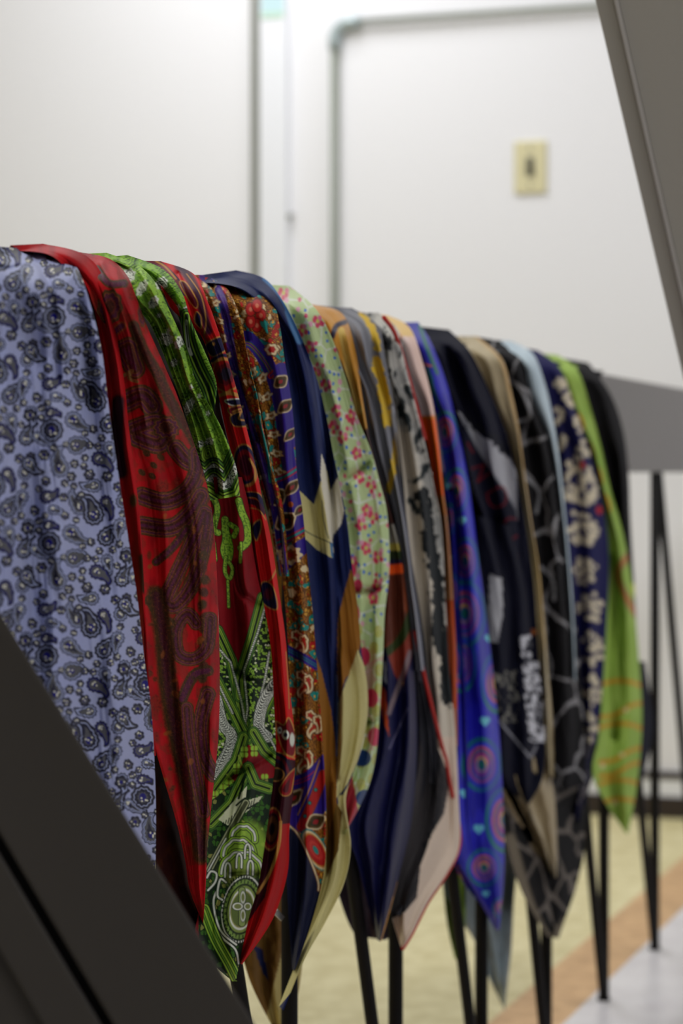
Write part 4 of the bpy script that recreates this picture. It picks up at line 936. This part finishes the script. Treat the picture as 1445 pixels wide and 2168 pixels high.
cloth('silk_scarf', [strip([(-95, 508), (-60, 560), (-50, 640), (-50, 900), (-40, 1400), (-20, 1700), (80, 1800), (250, 2000)],
      [(100, 530), (135, 535), (165, 570), (190, 640), (215, 740), (230, 860), (247, 980), (270, 1130), (290, 1260), (305, 1390), (320, 1500), (328, 1640), (330, 1760), (326, 2000)],
      paint_lavender, (172, 178, 214), nf=0.040, px=1.7, k=2.6, amp=0.006, seed=3,
      creases=[([(45, 520), (85, 560), (104, 610), (112, 680), (122, 800)], 11, 0.008), ([(10, 560), (30, 640), (30, 800), (10, 1000)], 20, 0.006),
               ([(160, 600), (185, 720), (196, 850)], 12, 0.005), ([(118, 760), (130, 900), (140, 1100)], 22, 0.004)])],
      SILK, 'lavender blue silk scarf with dense small paisley print, nearest on the rail')

cloth('silk_scarf', [
    strip([(30, 513), (120, 520), (165, 560), (195, 640), (215, 740), (225, 860), (240, 980), (260, 1130), (285, 1300), (300, 1450), (316, 1600)],
          [(90, 516), (170, 535), (215, 580), (240, 680), (262, 800), (272, 900), (285, 1000), (298, 1120), (308, 1300), (316, 1450), (330, 1600)],
          paint_crimson_under, (190, 24, 30), nf=0.020, px=2.2, k=1.2, seed=5, amp=0.003),
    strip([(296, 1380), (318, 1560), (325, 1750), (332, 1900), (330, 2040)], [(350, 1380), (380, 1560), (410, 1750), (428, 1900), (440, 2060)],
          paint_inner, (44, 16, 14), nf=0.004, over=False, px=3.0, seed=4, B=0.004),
    strip([(110, 520), (170, 550), (210, 600), (232, 700), (248, 820), (262, 920), (285, 1020), (296, 1120), (300, 1240), (305, 1380), (314, 1470), (326, 1570), (344, 1640), (373, 1740), (392, 1823), (402, 1885), (429, 1954)],
          [(170, 534), (232, 548), (270, 585), (292, 640), (315, 700), (342, 760), (372, 830), (397, 900), (418, 960), (436, 1020), (448, 1080), (456, 1160), (462, 1300), (465, 1430), (462, 1560), (450, 1680), (440, 1780), (435, 1880), (430, 1955)],
          paint_crimson, (190, 24, 30), nf=0.034, px=1.8, k=2.3, seed=8, amp=0.003,
          creases=[([(215, 560), (245, 620), (270, 700), (290, 790), (310, 900)], 7, -0.004), ([(250, 560), (280, 640), (300, 700)], 6, 0.003)])],
      SILK, 'crimson silk scarf with large dark paisleys, second from the left')

cloth('silk_scarf', [
    strip([(225, 538), (330, 570), (372, 620), (385, 690), (392, 760), (405, 830), (425, 880), (440, 905)],
          [(270, 540), (345, 570), (385, 620), (405, 680), (440, 760), (458, 810), (456, 850), (447, 905)],
          paint_green_side, (140, 188, 60), nf=0.028, px=1.9, k=1.2, seed=12, amp=0.003),
    strip([(150, 533), (245, 552), (280, 610), (320, 690), (350, 760), (380, 840), (405, 920), (420, 980), (435, 1040), (440, 1060)],
          [(225, 535), (290, 560), (330, 600), (360, 660), (395, 740), (415, 810), (450, 870), (475, 920), (500, 990), (508, 1050)],
          paint_green, (152, 198, 64), nf=0.033, px=1.7, k=2.4, seed=10, amp=0.004,
          creases=[([(285, 570), (330, 650), (362, 740), (395, 830), (425, 900), (452, 980), (460, 1040)], 6, 0.008), ([(250, 560), (300, 640), (345, 730)], 8, 0.003)]),
    strip([(436, 1010), (444, 1060), (448, 1120), (455, 1200), (462, 1300), (464, 1430), (460, 1560), (450, 1680), (440, 1780), (430, 1880), (418, 1940), (414, 1985), (450, 2040), (492, 2078)],
          [(512, 1010), (528, 1080), (532, 1140), (545, 1220), (560, 1290), (574, 1380), (580, 1500), (584, 1590), (575, 1680), (560, 1790), (545, 1880), (525, 1950), (500, 2072)],
          paint_green_low, (136, 20, 28), nf=0.026, over=False, px=1.6, k=1.6, seed=11, amp=0.003,
          creases=[([(500, 1190), (510, 1250), (545, 1280)], 8, 0.006), ([(500, 1420), (545, 1450), (570, 1460)], 7, 0.005), ([(455, 1670), (500, 1640), (570, 1600)], 8, 0.006), ([(490, 1850), (560, 1850)], 6, 0.006)])],
      SILK, 'bright green and dark red silk scarf with lattice and swirl print')

cloth('silk_scarf', [
    strip([(265, 545), (345, 565), (385, 640), (430, 720), (455, 800), (475, 900), (500, 1000), (520, 1080), (530, 1160), (545, 1260), (560, 1380), (575, 1500), (570, 1600), (550, 1800), (530, 1900), (505, 2038)],
          [(340, 553), (410, 580), (440, 640), (462, 700), (485, 770), (505, 840), (520, 900), (540, 980), (556, 1060), (575, 1150), (590, 1250), (604, 1350), (612, 1450), (622, 1540), (625, 1600), (620, 1680), (612, 1760), (608, 1850), (575, 1950), (512, 2042)],
          paint_scarlet, (214, 28, 28), nf=0.032, px=1.8, k=1.8, seed=14, amp=0.003,
          creases=[([(375, 580), (400, 640), (425, 710), (445, 770), (460, 850)], 6, 0.006)])],
      SILK, 'scarlet silk scarf with navy and gold motifs, beside the green scarf')

cloth('silk_scarf', [
    strip([(370, 575), (430, 600), (455, 680), (480, 780), (500, 850), (520, 930), (545, 1010), (570, 1100), (590, 1220)],
          [(430, 582), (480, 610), (510, 680), (525, 760), (545, 840), (560, 920), (580, 1000), (600, 1080), (612, 1220)],
          paint_ornate_folds, OCHRE, nf=0.026, px=2.1, k=2.0, seed=17, amp=0.004, creases=[([(440, 590), (470, 660), (490, 740), (515, 830), (545, 930)], 6, 0.008)]),
    strip([(420, 580), (470, 610), (500, 680), (515, 760), (540, 850), (560, 950), (570, 1050), (590, 1180), (605, 1300), (612, 1450), (612, 1600), (606, 1700), (604, 1800), (610, 1930), (618, 2052)],
          [(490, 590), (545, 610), (578, 640), (592, 690), (602, 760), (614, 830), (622, 900), (628, 1000), (640, 1080), (650, 1180), (662, 1300), (670, 1400), (678, 1500), (686, 1620), (690, 1700), (690, 1780), (684, 1855), (660, 1950), (624, 2055)],
          paint_ornate, OCHRE, nf=0.033, px=1.9, k=1.9, seed=18, amp=0.0035, creases=[([(455, 590), (480, 625), (505, 660), (520, 720)], 9, 0.006)])],
      SILK, 'ochre, teal and indigo ornamental silk scarf with a navy tip')

cloth('silk_scarf', [
    strip([(500, 1890), (505, 1980), (530, 2080), (590, 2200)], [(620, 1890), (640, 1990), (635, 2080), (612, 2200)], paint_navy_tail, (134, 108, 56), nf=-0.040, over=False, px=3.0, seed=3),
    strip([(405, 580), (520, 590), (575, 650), (595, 740), (610, 850), (622, 1000), (640, 1100), (655, 1250), (668, 1400), (676, 1500), (685, 1650), (686, 1780), (680, 1870), (640, 2000), (590, 2130)],
          [(500, 572), (560, 590), (600, 640), (640, 720), (670, 800), (690, 880), (705, 960), (722, 1040), (735, 1110), (745, 1200), (757, 1290), (765, 1380), (777, 1450), (777, 1520), (760, 1600), (732, 1690), (742, 1790), (728, 1870), (690, 1950), (645, 2030), (600, 2140)],
          paint_navy_gold, (32, 42, 88), nf=0.031, px=2.1, k=2.0, seed=22, amp=0.0035,
          creases=[([(600, 610), (650, 700), (672, 800), (692, 920), (700, 1040), (712, 1250), (714, 1450), (712, 1650)], 7, 0.007)])],
      SILK, 'navy silk scarf with cream, ivory and gold geometric shapes')

cloth('silk_scarf', [strip([(545, 595), (620, 640), (650, 740), (675, 830), (698, 940), (715, 1040), (735, 1150), (745, 1300), (765, 1450), (772, 1550), (745, 1640), (718, 1700), (722, 1780)],
      [(612, 605), (665, 650), (700, 710), (728, 790), (755, 880), (785, 955), (803, 1020), (818, 1080), (824, 1160), (822, 1230), (814, 1300), (810, 1400), (804, 1500), (798, 1580), (785, 1650), (760, 1710), (732, 1760)],
      paint_floral, (196, 216, 156), nf=0.032, px=2.2, k=1.6, seed=25, amp=0.003,
      creases=[([(740, 1010), (775, 985), (800, 960)], 9, 0.008), ([(755, 1250), (790, 1250), (820, 1225)], 8, 0.007), ([(775, 1530), (805, 1525)], 7, 0.005)])],
      SATIN, 'pale green silk scarf sprinkled with pink and blue flowers')

cloth('silk_scarf', [
    strip([(590, 628), (680, 650), (700, 720), (720, 800), (740, 880), (770, 980), (790, 1080), (790, 1200), (780, 1350), (785, 1480), (775, 1600), (735, 1740), (760, 1840), (798, 1990)],
          [(665, 645), (725, 665), (752, 740), (765, 830), (780, 920), (800, 1000), (825, 1080), (850, 1170), (862, 1260), (872, 1360), (880, 1480), (882, 1600), (870, 1740), (845, 1850), (822, 1940), (806, 1994)],
          paint_gold, (216, 156, 62), nf=0.022, px=2.4, k=2.2, seed=28, amp=0.004)],
      SATIN, 'gold and navy satin scarf with a dark shiny navy tip')

cloth('silk_scarf', [
    strip([(700, 1800), (712, 1880), (745, 1970), (775, 1985)], [(790, 1800), (820, 1880), (832, 1970), (815, 1990)], plain, (74, 62, 70), nf=-0.040, over=False, px=3.5, seed=6),
    strip([(820, 1180), (850, 1300), (860, 1450), (865, 1600), (850, 1750), (830, 1880), (818, 1930)], [(870, 1180), (895, 1330), (912, 1480), (935, 1620), (945, 1740), (920, 1850), (850, 1940)],
          paint_charcoal, (50, 50, 56), nf=0.021, over=False, px=2.6, k=2.0, seed=32),
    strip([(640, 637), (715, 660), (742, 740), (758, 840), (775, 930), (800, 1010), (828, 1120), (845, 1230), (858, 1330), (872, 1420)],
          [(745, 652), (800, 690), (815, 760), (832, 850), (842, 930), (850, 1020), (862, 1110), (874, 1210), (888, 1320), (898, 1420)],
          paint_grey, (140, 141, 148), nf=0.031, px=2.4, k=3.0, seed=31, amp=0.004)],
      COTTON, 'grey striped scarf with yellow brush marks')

red_sc = cloth('silk_scarf', [strip([(745, 655), (815, 690), (825, 780), (838, 880), (850, 980), (860, 1100), (870, 1250), (882, 1400), (890, 1500), (880, 1650), (840, 1800), (825, 1900), (830, 1945), (848, 2004)],
      [(800, 662), (842, 700), (860, 780), (880, 860), (899, 940), (918, 1030), (934, 1120), (944, 1300), (952, 1430), (964, 1560), (970, 1680), (972, 1790), (945, 1850), (905, 1910), (872, 1975), (852, 2008)],
      paint_print, (196, 193, 184), nf=0.029, px=2.4, k=2.0, seed=35, amp=0.003)],
      SILK, 'grey, cream and black printed scarf edged with a thin red hem')
def hem(parent, pts, w, col, n):
    q = smooth_poly(pts, 5); a = on_plane(np.array([c[0] for c in q]), np.array([c[1] for c in q]), np.full(len(q), n))
    org = np.array(parent.location); o = tube_obj('hem', [tuple(v-org) for v in a], w, mat('hem_thread', col, 0.6), parent, 8); o['label'] = 'red rolled hem'
hem(red_sc, [(812, 672), (835, 705), (856, 770), (878, 850), (899, 930)], 0.0022, (196, 36, 24), 0.036)
hem(red_sc, [(878, 1335), (893, 1410), (912, 1490), (935, 1580), (944, 1610), (952, 1660), (966, 1720), (972, 1790), (945, 1850), (905, 1910), (872, 1975), (852, 2008)], 0.0021, (196, 36, 24), 0.036)

cloth('silk_scarf', [strip([(765, 652), (832, 680), (860, 760), (880, 830), (900, 920), (918, 1020), (930, 1120), (936, 1300), (940, 1450), (945, 1580)],
      [(822, 668), (868, 695), (895, 770), (915, 850), (928, 940), (938, 1040), (948, 1120), (958, 1250), (966, 1400), (968, 1580)],
      paint_orange, (250, 236, 236), nf=0.027, px=2.8, k=1.0, seed=38, amp=0.002)],
      SATIN, 'narrow white and bright orange silk scarf')

cloth('silk_scarf', [
    strip([(932, 1040), (940, 1150), (946, 1300), (952, 1450), (955, 1600), (955, 1780), (975, 1860), (1035, 1935)], [(962, 1040), (968, 1150), (975, 1300), (985, 1450), (990, 1600), (1000, 1780), (1040, 1880), (1050, 1970)],
          paint_royal_under, (34, 34, 150), nf=0.014, over=False, px=2.8, seed=40),
    strip([(815, 678), (870, 700), (900, 770), (920, 860), (935, 960), (950, 1080), (962, 1180), (964, 1300), (966, 1420), (970, 1560), (962, 1700), (965, 1810), (1000, 1880), (1048, 1968)],
          [(885, 682), (915, 730), (945, 810), (965, 890), (985, 980), (1000, 1080), (1015, 1200), (1032, 1330), (1045, 1440), (1055, 1540), (1062, 1650), (1066, 1760), (1066, 1860), (1056, 1970)],
          paint_royal, (42, 42, 190), nf=0.029, px=2.4, k=1.5, seed=41, amp=0.003, creases=[([(955, 1040), (966, 1150), (968, 1300), (968, 1420)], 5, 0.006)])],
      SATIN, 'royal blue silk scarf with rainbow swirls and small cyan hearts')

cloth('silk_scarf', [
    strip([(975, 1080), (1000, 1250), (1012, 1400), (1030, 1520), (1048, 1640), (1112, 1700)], [(1100, 1120), (1125, 1250), (1140, 1400), (1152, 1520), (1150, 1640), (1116, 1706)],
          paint_midnight_low, (20, 21, 36), nf=0.024, over=False, px=3.0, seed=43),
    strip([(850, 680), (930, 730), (955, 820), (975, 920), (1000, 1030), (1030, 1120), (1050, 1230), (1060, 1340), (1070, 1400)],
          [(950, 698), (995, 745), (1030, 815), (1062, 890), (1085, 970), (1104, 1060), (1120, 1160), (1132, 1260), (1140, 1400)],
          paint_midnight, (20, 21, 38), nf=0.027, px=2.6, k=2.0, seed=44, amp=0.004, creases=[([(950, 740), (975, 830), (985, 900)], 10, 0.006)])],
      COTTON, 'midnight navy scarf with white patches and dark red lettering')

cloth('silk_scarf', [
    strip([(1040, 1600), (1062, 1680), (1110, 1770), (1168, 1855)], [(1155, 1600), (1172, 1680), (1178, 1770), (1178, 1858)], paint_beige_low, (166, 148, 112), nf=0.019, over=False, px=3.2, seed=46),
    strip([(955, 705), (1020, 745), (1052, 840), (1075, 930), (1098, 1040), (1118, 1150), (1130, 1260), (1135, 1380), (1142, 1500), (1150, 1620)],
          [(1010, 712), (1062, 760), (1082, 830), (1098, 910), (1110, 1000), (1124, 1100), (1140, 1200), (1150, 1300), (1160, 1420), (1170, 1540), (1172, 1650)],
          paint_beige, (196, 180, 144), nf=0.026, px=2.8, k=2.0, seed=47, amp=0.003)],
      SATIN, 'plain beige satin scarf hanging between two dark scarves')

cloth('silk_scarf', [
    strip([(1035, 1580), (1066, 1770), (1105, 1890), (1158, 1982)], [(1240, 1600), (1232, 1720), (1215, 1860), (1176, 1986)], paint_network_low, (24, 23, 24), nf=0.007, over=False, px=3.0, seed=49, k=1.5),
    strip([(1005, 705), (1062, 740), (1090, 840), (1106, 960), (1118, 1100), (1130, 1250), (1140, 1400), (1150, 1540), (1165, 1680)],
          [(1062, 722), (1110, 770), (1145, 860), (1172, 960), (1190, 1060), (1205, 1180), (1216, 1300), (1228, 1420), (1236, 1540), (1240, 1660)],
          paint_network, (26, 25, 27), nf=0.022, px=2.8, k=1.6, seed=50, amp=0.003)],
      COTTON, 'black scarf with a pale grey network of lines')

cloth('silk_scarf', [
    strip([(925, 1780), (945, 1900), (1000, 1985), (1030, 2060), (1066, 2135)], [(1100, 1780), (1088, 1900), (1082, 2010), (1074, 2080), (1068, 2140)], paint_sky, (132, 144, 144), nf=-0.045, over=False, px=3.5, seed=51),
    strip([(1030, 712), (1085, 745), (1118, 820), (1142, 900), (1166, 1000), (1180, 1100), (1190, 1220), (1198, 1330), (1206, 1440)],
          [(1082, 722), (1128, 750), (1155, 820), (1172, 900), (1184, 980), (1195, 1080), (1206, 1200), (1214, 1320), (1218, 1440)],
          paint_sky, (196, 214, 224), nf=0.026, px=2.8, k=1.2, seed=52, amp=0.0025)],
      SATIN, 'narrow pale sky blue satin scarf')

cloth('silk_scarf', [
    strip([(1180, 1380), (1190, 1500), (1196, 1620), (1205, 1720)], [(1265, 1380), (1262, 1500), (1255, 1620), (1225, 1740)], paint_blossom_low, (28, 28, 52), nf=0.008, over=False, px=3.2, seed=54),
    strip([(1085, 725), (1140, 765), (1168, 850), (1182, 950), (1190, 1060), (1198, 1180), (1205, 1300), (1214, 1420), (1224, 1560)],
          [(1138, 742), (1185, 780), (1215, 860), (1245, 950), (1268, 1040), (1285, 1130), (1288, 1230), (1282, 1350), (1274, 1460), (1262, 1580)],
          paint_blossom, (30, 30, 78), nf=0.022, px=2.7, k=1.8, seed=55, amp=0.003)],
      COTTON, 'navy scarf printed with cream blossom clusters')

cloth('silk_scarf', [
    strip([(935, 1850), (945, 1950), (962, 2030)], [(985, 1850), (985, 1950), (972, 2034)], plain, (110, 138, 40), nf=-0.050, over=False, px=4, seed=56),
    strip([(1135, 740), (1192, 770), (1215, 850), (1238, 950), (1258, 1050), (1276, 1140), (1284, 1240), (1282, 1330), (1276, 1440), (1266, 1560), (1256, 1650), (1322, 1762)],
          [(1180, 752), (1222, 785), (1248, 860), (1270, 940), (1290, 1030), (1310, 1100), (1328, 1180), (1342, 1280), (1352, 1400), (1358, 1510), (1354, 1600), (1345, 1680), (1328, 1766)],
          paint_lime, (158, 188, 86), nf=0.023, px=2.7, k=1.6, seed=57, amp=0.0035, creases=[([(1292, 1180), (1296, 1300), (1290, 1420), (1296, 1560)], 8, 0.008)])],
      SILK, 'lime green scarf with thin orange rings, hanging near the far end')

cloth('silk_scarf', [
    strip([(1290, 1400), (1300, 1500), (1310, 1600), (1330, 1640)], [(1354, 1400), (1370, 1510), (1368, 1570), (1350, 1645)], plain, (26, 28, 40), nf=0.004, over=False, px=3.5, seed=58, B=0.004),
    strip([(1155, 745), (1225, 800), (1260, 900), (1285, 1000), (1300, 1120), (1310, 1260), (1315, 1400)],
          [(1245, 768), (1292, 835), (1318, 910), (1330, 1000), (1334, 1100), (1342, 1240), (1350, 1400)],
          paint_black, (24, 23, 25), nf=0.018, px=3.0, k=1.5, seed=59, amp=0.003)],
      COTTON, 'plain black scarf at the far end of the row beside bare rail')

# small white corner of a label under the scarlet and navy tips
lab = [s_ for s_ in bpy.data.objects if s_.get('label', '').startswith('scarlet silk')][0]
pts = on_plane(np.array([588., 602., 596., 580.]), np.array([1925., 1941., 1950., 1934.]), np.full(4, 0.012)) - np.array(lab.location)
bm = bmesh.new(); fr = [bm.verts.new(v) for v in pts]; bk = [bm.verts.new(v-np.array([0.0012, 0, 0])) for v in pts]
bm.faces.new(fr); bm.faces.new(bk[::-1])
for k in range(4): bm.faces.new((fr[k], bk[k], bk[(k+1) % 4], fr[(k+1) % 4]))
bm_obj('care_label', bm, mat('label_white', (226, 222, 210), 0.7), lab)['label'] = 'white fabric care label'
